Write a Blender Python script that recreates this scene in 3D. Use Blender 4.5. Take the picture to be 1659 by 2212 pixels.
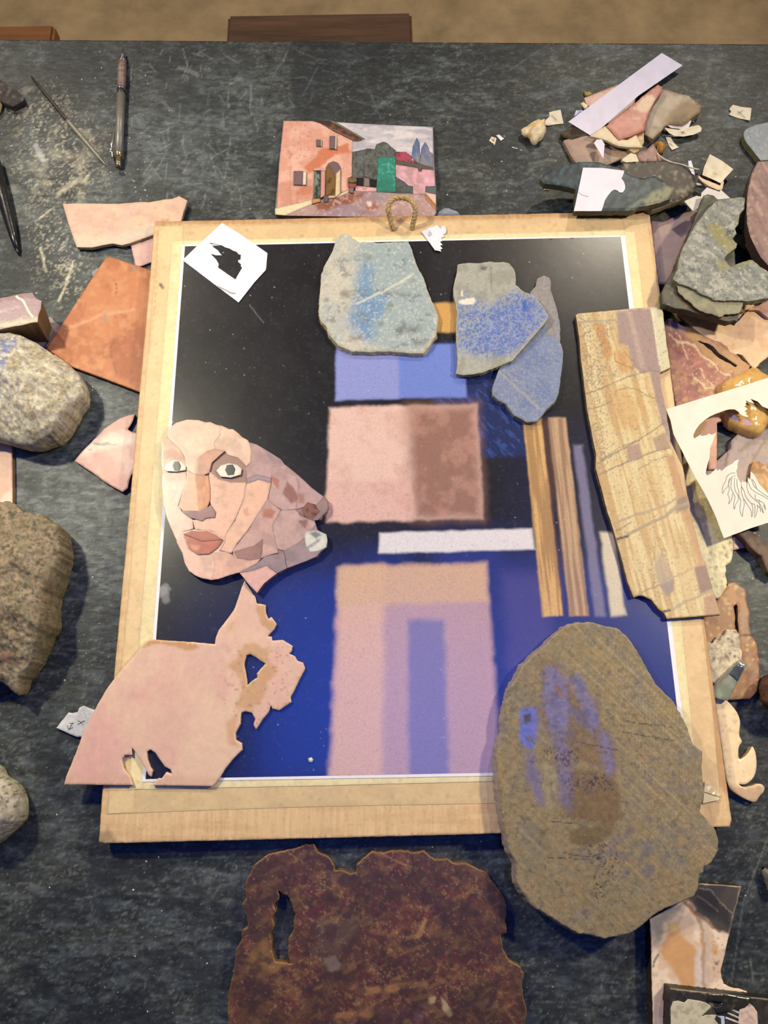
import bpy, bmesh, math, random
import numpy as np
from mathutils import Vector, Matrix, geometry
for _o in list(bpy.data.objects): bpy.data.objects.remove(_o)
SC = bpy.context.scene
COL = SC.collection
# ---------------------------------------------------------------- camera
FPX, CX, CY = 1661.0, 829.5, 1106.0          # focal length in pixels of the 1659x2212 frame
PITCH, ROLL, CAMH = math.radians(72.9), math.radians(-0.93), 0.6554
Fv = np.array([0, math.cos(PITCH), -math.sin(PITCH)])
_U = np.array([0, math.sin(PITCH), math.cos(PITCH)]); _R = np.array([1.0, 0, 0])
Rv = math.cos(ROLL)*_R + math.sin(ROLL)*_U
Uv = -math.sin(ROLL)*_R + math.cos(ROLL)*_U
cam_d = bpy.data.cameras.new('camera'); cam = bpy.data.objects.new('camera', cam_d); COL.objects.link(cam)
cam_d.sensor_fit = 'VERTICAL'; cam_d.sensor_height = 24.0; cam_d.lens = 24.0*FPX/2212.0
cam_d.clip_start = 0.01; cam_d.clip_end = 50
cam.matrix_world = Matrix(((Rv[0], Uv[0], -Fv[0], 0), (Rv[1], Uv[1], -Fv[1], 0), (Rv[2], Uv[2], -Fv[2], CAMH), (0, 0, 0, 1)))
SC.camera = cam
# ---------------------------------------------------------------- world, lamps, exposure
W = bpy.data.worlds.new('world'); SC.world = W; W.use_nodes = True
W.node_tree.nodes['Background'].inputs[0].default_value = (0.25, 0.32, 0.55, 1)
W.node_tree.nodes['Background'].inputs[1].default_value = 0.16
def area(name, loc, target, size, energy, col, sizey=None):
    d = bpy.data.lights.new(name, 'AREA'); d.energy = energy; d.color = col
    d.shape = 'DISK' if sizey is None else 'RECTANGLE'; d.size = size
    if sizey: d.size_y = sizey
    o = bpy.data.objects.new(name, d); COL.objects.link(o); o.location = loc
    o.rotation_euler = (Vector(target)-Vector(loc)).to_track_quat('-Z', 'Y').to_euler()
    return o
def spot(name, loc, target, energy, col, cone, rad):
    d = bpy.data.lights.new(name, 'SPOT'); d.energy = energy; d.color = col; d.spot_size = math.radians(cone); d.spot_blend = 1.0; d.shadow_soft_size = rad
    o = bpy.data.objects.new(name, d); COL.objects.link(o); o.location = loc
    o.rotation_euler = (Vector(target)-Vector(loc)).to_track_quat('-Z', 'Y').to_euler()
    return o
spot('bench_lamp', (0.70, 0.34, 0.70), (0.20, 0.08, 0), 26, (1.0, 0.90, 0.63), 110, 0.035)     # right desk lamp
spot('bench_lamp', (-0.52, 0.50, 0.70), (-0.14, 0.20, 0), 23.5, (1.0, 0.93, 0.70), 120, 0.03)     # left desk lamp
area('skylight', (0.05, 0.10, 2.1), (0.05, 0.15, 0), 0.9, 10.0, (0.06, 0.16, 1.0), 0.7)
area('room_lamp', (0.9, 1.9, 1.6), (0.0, 1.3, -0.75), 0.1, 20.0, (1.0, 0.88, 0.68))
area('room_lamp', (-1.1, 1.9, 1.6), (0.0, 1.3, -0.75), 0.1, 17.0, (1.0, 0.88, 0.68))
VS = SC.view_settings; VS.view_transform = 'Standard'; VS.look = 'None'; VS.gamma = 1; VS.use_curve_mapping = False
VS.exposure = 0.0

# ---------------------------------------------------------------- projection helpers
def P(px, py, z=0.0):
    """table-space point at height z seen at a photograph pixel"""
    px = np.asarray(px, float); py = np.asarray(py, float); z = np.asarray(z, float)
    a = (px-CX)/FPX; b = -(py-CY)/FPX
    d = [Fv[i] + a*Rv[i] + b*Uv[i] for i in range(3)]
    t = (z-CAMH)/d[2]
    return t*d[0], t*d[1]
def Q(x, y, z=0.0):
    d = [np.asarray(x, float), np.asarray(y, float), np.asarray(z, float)-CAMH]
    dz = sum(d[i]*Fv[i] for i in range(3))
    return CX+FPX*sum(d[i]*Rv[i] for i in range(3))/dz, CY-FPX*sum(d[i]*Uv[i] for i in range(3))/dz
CROPS = {'A': (0, 0, 2.9625), 'B': (560, 200, 3.95), 'C': (1030, 90, 5.184), 'D': (1200, 90, 3.614), 'F': (1339, 400, 5.184),
         'G': (1400, 650, 6.32), 'H': (1400, 950, 4.915), 'a': (0, 400, 3.95), 'b': (0, 700, 5.027), 'c': (0, 1050, 4.424),
         'd': (0, 1500, 3.318), 'R': (1380, 1250, 4.0215), 'S': (1340, 1800, 5.2), 'J': (450, 1780, 2.2726), 'O': (1030, 1300, 2.9105),
         'T': (320, 440, 3.6065), 'U': (640, 470, 2.765), 'V': (1200, 640, 3.071), 'M': (320, 880, 3.95), 'N': (110, 1250, 2.8119),
         'X': (0, 0, 1.0)}
def K(c, *v):
    """pixel list from a measured crop of the photograph: origin and magnification per crop"""
    x0, y0, s = CROPS[c]
    return [(x0+v[i]/s, y0+v[i+1]/s) for i in range(0, len(v), 2)]

# ---------------------------------------------------------------- noise and painting (pigment, plus blue glare on print and oval stone)
def _hash(ix, iy, seed):
    h = (ix.astype(np.int64)*374761393 + iy.astype(np.int64)*668265263 + seed*974634777) & 0xFFFFFFFF
    h = ((h ^ (h >> 13))*1274126177) & 0xFFFFFFFF
    return ((h ^ (h >> 16)) & 0xFFFFFF)/float(0xFFFFFF)
def vnoise(x, y, seed=0):
    ix = np.floor(x); iy = np.floor(y); fx = x-ix; fy = y-iy
    fx = fx*fx*(3-2*fx); fy = fy*fy*(3-2*fy)
    a = _hash(ix, iy, seed); b = _hash(ix+1, iy, seed); c = _hash(ix, iy+1, seed); d = _hash(ix+1, iy+1, seed)
    return (a*(1-fx)+b*fx)*(1-fy)+(c*(1-fx)+d*fx)*fy
def fbm(x, y, seed=0, o=4):
    s = 0; a = 1; t = 0
    for i in range(o):
        s = s+a*vnoise(x*2**i, y*2**i, seed+i*17); t += a; a *= 0.55
    return s/t
def sst(a, b, x):
    t = np.clip((x-a)/(b-a), 0, 1); return t*t*(3-2*t)
def lin(c):
    c = np.asarray(c, float)/255.0
    c = np.where(c <= 0.04045, c/12.92, ((c+0.055)/1.055)**2.4)
    return c*.89+.11*(c @ np.array([.2126, .7152, .0722]))      # measured colours, a touch less saturated
def seg_dist(X, Y, pts, closed=True):
    n = len(pts); best = np.full(X.shape, 1e9)
    for i in range(n if closed else n-1):
        x0, y0 = pts[i]; x1, y1 = pts[(i+1) % n]
        dx, dy = x1-x0, y1-y0; L = dx*dx+dy*dy+1e-12
        t = np.clip(((X-x0)*dx+(Y-y0)*dy)/L, 0, 1)
        d = (X-x0-t*dx)**2+(Y-y0-t*dy)**2
        best = np.minimum(best, d)
    return np.sqrt(best)
def near_dist(X, Y, loops, R=8.0):
    """distance to the outlines, exact up to R and capped there"""
    o = np.argsort(X, kind='stable'); xs = X[o]; ys = Y[o]; best = np.full(len(X), R*R)
    for pts in loops:
        n = len(pts)
        for i in range(n):
            x0, y0 = pts[i]; x1, y1 = pts[(i+1) % n]
            a = np.searchsorted(xs, min(x0, x1)-R); b = np.searchsorted(xs, max(x0, x1)+R)
            if b <= a: continue
            yy = ys[a:b]; k = np.nonzero((yy > min(y0, y1)-R) & (yy < max(y0, y1)+R))[0]
            if not len(k): continue
            xx = xs[a:b][k]; yy = yy[k]; dx, dy = x1-x0, y1-y0; L = dx*dx+dy*dy+1e-12
            t = np.clip(((xx-x0)*dx+(yy-y0)*dy)/L, 0, 1); d = (xx-x0-t*dx)**2+(yy-y0-t*dy)**2
            best[a+k] = np.minimum(best[a+k], d)
    r = np.empty(len(X)); r[o] = np.sqrt(best); return r
def inside(X, Y, pts):
    r = np.zeros(X.shape, bool); n = len(pts)
    for i in range(n):
        x0, y0 = pts[i]; x1, y1 = pts[(i+1) % n]
        if y0 == y1: continue
        c = ((y0 > Y) != (y1 > Y)) & (X < (x1-x0)*(Y-y0)/(y1-y0)+x0)
        r ^= c
    return r
# paint operations: each returns (mask, colour)
def poly(pts, col, soft=3, a=1.0, warp=0, ws=25, seed=3): return ('p', pts, col, soft, a, warp, ws, seed)
def line(pts, w, col, soft=1.5, a=1.0, warp=0, ws=15, seed=5): return ('l', pts, w, col, soft, a, warp, ws, seed)
def nz(scale, col, lo, hi, a=1.0, seed=1, sx=1.0, sy=1.0, rot=0, o=4, within=None): return ('n', scale, col, lo, hi, a, seed, sx, sy, rot, o, within)
def vein(scale, col, w, a=1.0, seed=1, sx=1.0, sy=1.0, rot=0, within=None): return ('v', scale, col, w, a, seed, sx, sy, rot, within)
def _wmask(X, Y, wn):
    if wn is None: return 1.0
    pts, soft = wn
    d = seg_dist(X, Y, pts); s = np.where(inside(X, Y, pts), d, -d)
    return sst(-soft, soft, s+soft*1.2*(fbm(X/18, Y/18, 91)-.5))
def _box(pts, m):
    xs = [p[0] for p in pts]; ys = [p[1] for p in pts]; return min(xs)-m, max(xs)+m, min(ys)-m, max(ys)+m
def paint(X0, Y0, base, ops=()):
    C0 = np.tile(lin(base), (len(X0), 1))
    for op in ops:
        k = op[0]; bx = None
        if k == 'p': bx = _box(op[1], op[3]+2*op[5]+1)
        elif k == 'l': bx = _box(op[1], op[2]+op[4]+2*op[6]+1)
        elif op[-1] is not None: bx = _box(op[-1][0], op[-1][1]*2+2)
        sel = slice(None)
        if bx is not None:
            sel = np.nonzero((X0 > bx[0]) & (X0 < bx[1]) & (Y0 > bx[2]) & (Y0 < bx[3]))[0]
            if not len(sel): continue
        X = X0[sel]; Y = Y0[sel]; C = C0[sel]
        if k == 'p':
            _, pts, col, soft, a, wp, ws, seed = op
            XX, YY = X, Y
            if wp:
                XX = X+wp*(fbm(X/ws, Y/ws, seed)-.5)*2; YY = Y+wp*(fbm(X/ws, Y/ws, seed+40)-.5)*2
            d = seg_dist(XX, YY, pts); s = np.where(inside(XX, YY, pts), d, -d)
            m = a*sst(-soft, soft, s)
        elif k == 'l':
            _, pts, w, col, soft, a, wp, ws, seed = op
            XX, YY = X, Y
            if wp:
                XX = X+wp*(fbm(X/ws, Y/ws, seed)-.5)*2; YY = Y+wp*(fbm(X/ws, Y/ws, seed+40)-.5)*2
            m = a*(1-sst(w/2, w/2+soft, seg_dist(XX, YY, pts, False)))
        elif k in 'nv':
            if k == 'n': _, sc, col, lo, hi, a, seed, sx, sy, rot, o, wn = op
            else: _, sc, col, w, a, seed, sx, sy, rot, wn = op; o = 4
            c, s_ = math.cos(rot), math.sin(rot)
            u = (X*c+Y*s_)/(sc*sx); v = (-X*s_+Y*c)/(sc*sy)
            n = fbm(u, v, seed, o)
            m = sst(lo, hi, n) if k == 'n' else 1-sst(0, w, np.abs(n-.5))
            m = m*a*_wmask(X, Y, wn)
        C0[sel] = C*(1-m[:, None])+lin(col)*m[:, None]
    return C0

# ---------------------------------------------------------------- materials
def nd(nt, t, **kw):
    n = nt.nodes.new(t)
    for k, v in kw.items(): setattr(n, k, v)
    return n
MATS = {}
def mat(name, col=None, rough=0.55, spec=0.5, bump=0.25, bs=350, amt=0.25, ns=160, st=(1, 1, 1), metal=0.0, coat=0.0, sub=0.0, speck=None, coatr=0.08, scr=0):
    """procedural material: painted pigment (attribute Col) or a plain colour, broken up by noise, with fine relief"""
    if name in MATS: return MATS[name]
    m = bpy.data.materials.new(name); m.use_nodes = True; nt = m.node_tree; L = nt.links.new
    b = nt.nodes['Principled BSDF']
    tc = nd(nt, 'ShaderNodeTexCoord'); mp = nd(nt, 'ShaderNodeMapping'); mp.inputs['Scale'].default_value = st
    L(tc.outputs['Object'], mp.inputs['Vector'])
    n1 = nd(nt, 'ShaderNodeTexNoise'); n1.inputs['Scale'].default_value = ns; n1.inputs['Detail'].default_value = 6; n1.inputs['Roughness'].default_value = .65
    L(mp.outputs[0], n1.inputs['Vector'])
    mr = nd(nt, 'ShaderNodeMapRange'); mr.inputs[1].default_value = .3; mr.inputs[2].default_value = .7
    mr.inputs[3].default_value = 1-amt; mr.inputs[4].default_value = 1+amt
    L(n1.outputs['Fac'], mr.inputs[0])
    mul = nd(nt, 'ShaderNodeVectorMath', operation='SCALE')
    if col is None:
        at = nd(nt, 'ShaderNodeAttribute', attribute_name='Col'); L(at.outputs['Color'], mul.inputs[0])
    else:
        mul.inputs[0].default_value = tuple(lin(col))
    L(mr.outputs[0], mul.inputs['Scale'])
    out = mul.outputs[0]
    if speck:
        sc, scs, thr, al = speck
        n3 = nd(nt, 'ShaderNodeTexNoise'); n3.inputs['Scale'].default_value = scs; n3.inputs['Detail'].default_value = 3
        L(tc.outputs['Object'], n3.inputs['Vector'])
        m3 = nd(nt, 'ShaderNodeMapRange'); m3.inputs[1].default_value = thr; m3.inputs[2].default_value = thr+.05; m3.inputs[4].default_value = al
        L(n3.outputs['Fac'], m3.inputs[0])
        mx = nd(nt, 'ShaderNodeMix', data_type='RGBA'); L(m3.outputs[0], mx.inputs[0]); L(out, mx.inputs[6])
        mx.inputs[7].default_value = (*lin(sc), 1); out = mx.outputs[2]
    L(out, b.inputs['Base Color'])
    b.inputs['Roughness'].default_value = rough; b.inputs['Metallic'].default_value = metal
    b.inputs['Specular IOR Level'].default_value = spec; b.inputs['Coat Weight'].default_value = coat; b.inputs['Coat Roughness'].default_value = coatr
    if sub:
        b.inputs['Subsurface Weight'].default_value = sub; b.inputs['Subsurface Radius'].default_value = (1, .6, .2); b.inputs['Subsurface Scale'].default_value = .008
    if bump:
        n2 = nd(nt, 'ShaderNodeTexNoise'); n2.inputs['Scale'].default_value = bs; n2.inputs['Detail'].default_value = 5
        L(mp.outputs[0], n2.inputs['Vector'])
        bp = nd(nt, 'ShaderNodeBump'); bp.inputs['Strength'].default_value = bump; bp.inputs['Distance'].default_value = 0.001
        L(n2.outputs['Fac'], bp.inputs['Height']); L(bp.outputs[0], b.inputs['Normal'])
    MATS[name] = m; return m

# ---------------------------------------------------------------- mesh helpers
def tag(o, label=None, cat=None, group=None, kind=None):
    if label: o['label'] = label
    if cat: o['category'] = cat
    if group: o['group'] = group
    if kind: o['kind'] = kind
    return o
def empty(name, loc, label, cat, group=None):
    o = bpy.data.objects.new(name, None); o.empty_display_size = .01; COL.objects.link(o); o.location = loc
    return tag(o, label, cat, group)
def make(name, V, Fc, C, m, parent=None, smooth=True, org=None):
    """link one mesh object; V in table space, origin moved to its base centre"""
    V = np.asarray(V, float)
    if org is None: org = np.array([V[:, 0].mean(), V[:, 1].mean(), V[:, 2].min()])
    if parent is not None: org = np.array(parent.matrix_world.translation) if parent.parent else np.array(parent.location)
    if parent is not None and parent.parent is not None: org = np.array(parent.parent.location)
    me = bpy.data.meshes.new(name); me.from_pydata((V-org).tolist(), [], Fc)
    if C is not None:
        a = me.color_attributes.new('Col', 'FLOAT_COLOR', 'POINT')
        a.data.foreach_set('color', np.c_[C, np.ones(len(C))].astype(np.float32).ravel())
    me.materials.append(m)
    if smooth: me.polygons.foreach_set('use_smooth', [True]*len(me.polygons))
    o = bpy.data.objects.new(name, me); COL.objects.link(o)
    if parent is None: o.location = org
    else: o.parent = parent
    return o
def dens(pts, seg, jag=0, seed=0, jsc=9.0, smooth=0):
    for _ in range(smooth):
        q = []
        for i in range(len(pts)):
            a = pts[i]; b = pts[(i+1) % len(pts)]
            q += [(a[0]*.75+b[0]*.25, a[1]*.75+b[1]*.25), (a[0]*.25+b[0]*.75, a[1]*.25+b[1]*.75)]
        pts = q
    out = []; s = 0
    for i in range(len(pts)):
        a = pts[i]; b = pts[(i+1) % len(pts)]; L = math.hypot(b[0]-a[0], b[1]-a[1])
        n = max(1, int(round(L/seg)))
        for k in range(n):
            t = k/n; x = a[0]+(b[0]-a[0])*t; y = a[1]+(b[1]-a[1])*t
            if jag:
                j = (float(fbm(np.array([(s+L*t)/jsc]), np.array([seed*3.7]), seed, 3)[0])-.5)*2*jag
                nx, ny = (b[1]-a[1])/(L+1e-9), -(b[0]-a[0])/(L+1e-9); x += nx*j; y += ny*j
            out.append((x, y))
        s += L
    return out
PLACED = []
def support(pts, z):
    xs, ys = zip(*pts)
    gx, gy = np.meshgrid(np.linspace(min(xs), max(xs), 24), np.linspace(min(ys), max(ys), 24)); gx = gx.ravel(); gy = gy.ravel()
    k = inside(gx, gy, pts); gx, gy = P(gx[k], gy[k], z); top = 0
    for w, h, zt in PLACED:
        if zt <= top: continue
        ws = np.asarray(w)
        if ws[:, 0].min() > gx.max() or ws[:, 0].max() < gx.min() or ws[:, 1].min() > gy.max() or ws[:, 1].max() < gy.min(): continue
        r = inside(gx, gy, w)
        for q in h: r &= ~inside(gx, gy, q)
        if r.any(): top = max(top, zt)
    return top
def mesh2d(loops, step, seed, ring=0):
    """dense triangulation of an outline with holes (pixel space)"""
    allp = []; edges = []
    for lp in loops:
        b = len(allp); allp += lp; edges += [(b+i, b+(i+1) % len(lp)) for i in range(len(lp))]
    nb = len(allp)
    if step:
        xs = [p[0] for p in loops[0]]; ys = [p[1] for p in loops[0]]
        gx, gy = np.meshgrid(np.arange(min(xs), max(xs), step), np.arange(min(ys), max(ys), step*.87))
        gx = gx+(np.arange(gx.shape[0]) % 2)[:, None]*step*.5
        rs = np.random.RandomState(seed); gx = gx.ravel(); gy = gy.ravel()
        gx = gx+rs.uniform(-.15, .15, gx.shape)*step; gy = gy+rs.uniform(-.15, .15, gy.shape)*step
        k = inside(gx, gy, loops[0])
        for h in loops[1:]: k &= ~inside(gx, gy, h)
        gx = gx[k]; gy = gy[k]; d = near_dist(gx, gy, loops, max(step, ring*1.5)+1)
        k = d > max(step*.45, ring*1.25); pts = list(zip(gx[k].tolist(), gy[k].tolist()))
        if ring:
            rp = []
            for lp in loops:
                n = len(lp)
                for i in range(n):
                    a = lp[i-1]; c = lp[(i+1) % n]; L = math.hypot(c[0]-a[0], c[1]-a[1])+1e-9
                    nx, ny = -(c[1]-a[1])/L, (c[0]-a[0])/L
                    for s in (1, -1): rp.append((lp[i][0]+nx*s*ring, lp[i][1]+ny*s*ring))
            rx = np.array([p[0] for p in rp]); ry = np.array([p[1] for p in rp])
            k = inside(rx, ry, loops[0])
            for h in loops[1:]: k &= ~inside(rx, ry, h)
            rx = rx[k]; ry = ry[k]; d = near_dist(rx, ry, loops, ring*1.5)
            k = d > ring*.8; pts = list(zip(rx[k].tolist(), ry[k].tolist()))+pts
        allp = allp+pts
    r = geometry.delaunay_2d_cdt([Vector(p) for p in allp], edges, [], 0, 1e-4)
    vs = np.array([(v.x, v.y) for v in r[0]]); F = np.array(r[2])
    c = vs[F].mean(1); k = inside(c[:, 0], c[:, 1], loops[0])
    for h in loops[1:]: k &= ~inside(c[:, 0], c[:, 1], h)
    F = F[k]
    a = vs[F[:, 1]]-vs[F[:, 0]]; b = vs[F[:, 2]]-vs[F[:, 0]]
    flip = (a[:, 0]*b[:, 1]-a[:, 1]*b[:, 0]) > 0      # pixel y runs down: reverse to face up
    F[flip] = F[flip][:, ::-1]
    omap = {}
    for i, og in enumerate(r[3]):
        for q in og: omap.setdefault(q, i)
    bnd = []; b0 = 0
    for lp in loops:
        q = [omap.get(b0+i, b0+i) for i in range(len(lp))]; b0 += len(lp)
        bnd.append([v for i, v in enumerate(q) if v != q[i-1]])
    return vs, F, bnd
def slab(name, pts, th, m, base=(200, 180, 150), ops=(), label=None, cat=None, z=None, holes=(), jag=0.8, step=6, seg=4, seed=1, smooth=0,
         bevel=0.0006, ring=1.5, relief=0.0, rsc=12, side=None, tilt=None, bot=1.0, parent=None, reg=True, dz=None, group=None, edge=None, rim=0.0, kind=None, jsc=9.0):
    """flat piece: outline given as pixels of its upper face, thickness th, standing on whatever lies below (z=None)"""
    if z is None: z = support(pts, 0.005)+0.0002
    zt = z+th
    loops = [dens(pts, seg, jag, seed, jsc, smooth)]+[dens(h, seg, jag, seed+5, jsc, smooth) for h in holes]
    vs, F, bnd = mesh2d(loops, step, seed, ring)
    X, Y = vs[:, 0], vs[:, 1]
    d = near_dist(X, Y, loops)
    dzv = np.zeros(len(X))
    if tilt: dzv = tilt[0]*(X-tilt[2])+tilt[1]*(Y-tilt[3])
    if dz is not None: dzv = dzv+dz(X, Y)
    zz = zt+dzv
    wx, wy = P(X, Y, zz)
    ztop = zz-bevel*(1-sst(0, max(ring, .1), d))
    if relief: ztop = ztop-relief*fbm(X/rsc, Y/rsc, seed+9)*sst(0, 1, d+.3)-relief*.5*(1-sst(0, 6, d))
    C = paint(X, Y, base, ops)
    if edge is not None: C = C*(1-(1-sst(0, ring+.6, d))[:, None]*.8)+lin(edge)*((1-sst(0, ring+.6, d))[:, None]*.8)
    V = [np.c_[wx, wy, ztop]]; Cs = [C]; Fs = F.tolist(); off = len(X)
    sc = lin(side) if side is not None else None
    org = None
    for j, b in enumerate(bnd):
        b = np.array(b); n = len(b)
        # drop coincident boundary vertices merged by the triangulator
        rows = 2 if th > 0.003 else 1
        base_xy = np.c_[wx[b], wy[b]]; cen = np.array([wx.mean(), wy.mean()])
        lev = [V[0][b]]
        for r in range(1, rows+1):
            t = r/rows; q = base_xy.copy()
            g = (fbm(X[b]/6+r*9, Y[b]/6, seed+33)-.5)[:, None]*min(th*.35, .0025)
            dirn = q-cen; dirn /= np.linalg.norm(dirn, axis=1)[:, None]+1e-9
            q = q+dirn*g*(1 if j == 0 else 0)-dirn*(1-bot)*t*th*(1 if j == 0 else 0)
            lev.append(np.c_[q, (z+dzv[b]) + (th-bevel)*(1-t)])
        st = off
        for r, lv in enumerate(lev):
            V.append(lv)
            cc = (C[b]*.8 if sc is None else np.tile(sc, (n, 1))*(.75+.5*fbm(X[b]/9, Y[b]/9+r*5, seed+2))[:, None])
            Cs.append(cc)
        for r in range(rows):
            for i in range(n):
                k = (i+1) % n; Fs.append([st+r*n+i, st+r*n+k, st+(r+1)*n+k, st+(r+1)*n+i])
        off += n*(rows+1)
    # underside
    nb = sum(len(b) for b in bnd); vs2, F2, _ = mesh2d(loops, 0, seed)
    bx, by = P(vs2[:, 0], vs2[:, 1], zt); bz = np.full(len(vs2), z)
    if tilt or dz is not None:
        dd = np.zeros(len(vs2))
        if tilt: dd = tilt[0]*(vs2[:, 0]-tilt[2])+tilt[1]*(vs2[:, 1]-tilt[3])
        if dz is not None: dd = dd+dz(vs2[:, 0], vs2[:, 1])
        bx, by = P(vs2[:, 0], vs2[:, 1], zt+dd); bz = bz+dd
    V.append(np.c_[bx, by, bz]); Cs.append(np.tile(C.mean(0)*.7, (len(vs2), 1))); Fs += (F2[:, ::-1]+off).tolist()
    V = np.concatenate(V); Cs = np.concatenate(Cs)
    o = make(name, V, Fs, Cs, m, parent)
    tag(o, label, cat, group, kind)
    if reg and parent is None or reg == 2:
        PLACED.append(([(float(a), float(b)) for a, b in zip(wx[bnd[0]], wy[bnd[0]])],
                       [[(float(a), float(b)) for a, b in zip(wx[q], wy[q])] for q in bnd[1:]], zt))
    return o
def rock(name, pts, h, m, base, ops=(), label=None, cat='stone', z=0.0, mid=.4, step=6, seed=1, rough=.12, rsc=30, k=1.0, jag=1.2, p=2.2, facet=0.0, group=None, parent=None, seg=4):
    """solid stone: outline is its silhouette from above; domed and broken upper side, flat seat"""
    lp = dens(pts, seg, jag, seed); vs, F, bnd = mesh2d([lp], step, seed)
    X, Y = vs[:, 0], vs[:, 1]; d = seg_dist(X, Y, lp); d[bnd[0]] = 0
    dm = min(d.max(), h*2440*k)
    t = np.clip(d/dm, 0, 1); prof = (1-(1-t)**p)**(1/p)
    zs = z+h*mid
    n = fbm(X/rsc, Y/rsc, seed, 5)-.5
    top = (h-h*mid)*prof
    if facet:
        rs = np.random.RandomState(seed); f = np.full(len(X), 1e9)
        xs, ys = X.mean(), Y.mean(); R = max(np.ptp(X), np.ptp(Y))/2
        for i in range(9):
            an = rs.uniform(0, 6.28); sl = rs.uniform(.1, 1.1)*h*(1-mid)/R*1.3
            f = np.minimum(f, (h-h*mid)*rs.uniform(.8, 1.25)-((X-xs)*math.cos(an)+(Y-ys)*math.sin(an))*sl)
        top = np.minimum(top, np.maximum(f, 0.12*top)*facet+top*(1-facet))
    top = top+h*rough*n*sst(0, .25, t)+h*rough*.35*(fbm(X/6, Y/6, seed+5)-.5)*sst(0, .2, t)
    wx, wy = P(X, Y, zs)
    tz = zs+np.maximum(top, 0); bz = zs-(zs-z)*np.clip(prof*1.6, 0, 1)
    C = paint(X, Y, base, ops)
    n0 = len(X); nb = len(bnd[0]); isb = np.zeros(n0, bool); isb[bnd[0]] = True
    idx = np.arange(n0); idx2 = idx.copy(); q = ~isb; idx2[q] = n0+np.arange(q.sum())
    V = np.r_[np.c_[wx, wy, tz], np.c_[wx, wy, bz][q]]
    o = make(name, V, F.tolist()+idx2[F[:, ::-1]].tolist(), np.r_[C, C[q]], m, parent)
    tag(o, label, cat, group)
    if parent is None: PLACED.append(([(float(a), float(b)) for a, b in zip(wx[bnd[0]], wy[bnd[0]])], [], z+h*.8))
    return o
def ribbon(name, polys, w, z, m, parent, kind=None):
    """thin flat ink or pencil strokes lying on a surface; polys in pixels"""
    V = []; F = []
    for pl in polys:
        n = len(pl); b = len(V)
        for i, (x, y) in enumerate(pl):
            a = pl[max(i-1, 0)]; c = pl[min(i+1, n-1)]; L = math.hypot(c[0]-a[0], c[1]-a[1])+1e-9
            nx, ny = -(c[1]-a[1])/L*w/2, (c[0]-a[0])/L*w/2
            zz = z(x, y) if callable(z) else z
            for s in (1, -1):
                X, Y = P(x+nx*s, y+ny*s, zz); V.append((float(X), float(Y), float(zz)))
        for i in range(n-1): F.append([b+2*i, b+2*i+1, b+2*i+3, b+2*i+2])
    o = make(name, V, F, None, m, parent)
    if kind: o['kind'] = kind
    return o
def spl(pts, n=6):
    """smooth curve through points"""
    out = []
    for i in range(len(pts)-1):
        p0 = pts[max(i-1, 0)]; p1 = pts[i]; p2 = pts[i+1]; p3 = pts[min(i+2, len(pts)-1)]
        for k in range(n):
            t = k/n
            out.append(tuple(.5*((2*p1[j])+(-p0[j]+p2[j])*t+(2*p0[j]-5*p1[j]+4*p2[j]-p3[j])*t*t+(-p0[j]+3*p1[j]-3*p2[j]+p3[j])*t**3) for j in range(len(p1))))
    out.append(pts[-1]); return out
def lathe(name, p0, p1, prof, m, parent, n=20, sy=1.0, col=None):
    """solid of revolution between two points; prof = [(t, radius)]"""
    a = Vector(p0); b = Vector(p1); ax = (b-a); L = ax.length; ax.normalize()
    u = ax.cross(Vector((0, 0, 1))).normalized(); v = u.cross(ax).normalized()
    V = []; F = []
    for t, r in prof:
        c = a+ax*L*t
        for i in range(n):
            an = 2*math.pi*i/n; V.append(tuple(c+u*r*math.cos(an)+v*r*sy*math.sin(an)))
    for j in range(len(prof)-1):
        for i in range(n):
            k = (i+1) % n; F.append([j*n+i, j*n+k, (j+1)*n+k, (j+1)*n+i])
    F.append(list(range(n))[::-1]); F.append([(len(prof)-1)*n+i for i in range(n)])
    return make(name, V, F, None if col is None else np.tile(lin(col), (len(V), 1)), m, parent)
def tube(name, pts, r, m, parent, n=8):
    V = []; F = []; N = len(pts)
    for i, q in enumerate(pts):
        a = Vector(pts[max(i-1, 0)]); c = Vector(pts[min(i+1, N-1)]); ax = (c-a).normalized()
        up = Vector((0, 0, 1)) if abs(ax.z) < .9 else Vector((1, 0, 0)); u = ax.cross(up).normalized(); v = u.cross(ax)
        rr = r[i] if hasattr(r, '__len__') else r
        for k in range(n):
            an = 2*math.pi*k/n; V.append(tuple(Vector(q)+u*rr*math.cos(an)+v*rr*math.sin(an)))
    for j in range(N-1):
        for i in range(n):
            k = (i+1) % n; F.append([j*n+i, j*n+k, (j+1)*n+k, (j+1)*n+i])
    F.append(list(range(n))[::-1]); F.append([(N-1)*n+i for i in range(n)])
    return make(name, V, F, None, m, parent)
def P3(px, py, z): 
    x, y = P(px, py, z); return (float(x), float(y), z)
def box(name, c0, c1, m, parent=None, bev=0.002):
    bm = bmesh.new(); bmesh.ops.create_cube(bm, size=1)
    for v in bm.verts: v.co = Vector(((c0[i]+c1[i])/2+(c1[i]-c0[i])*v.co[i] for i in range(3)))
    if bev: bmesh.ops.bevel(bm, geom=bm.edges[:], offset=bev, segments=2, affect='EDGES')
    V = [tuple(v.co) for v in bm.verts]; F = [[v.index for v in f.verts] for f in bm.faces]; bm.free()
    return make(name, V, F, None, m, parent, smooth=False)
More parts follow.
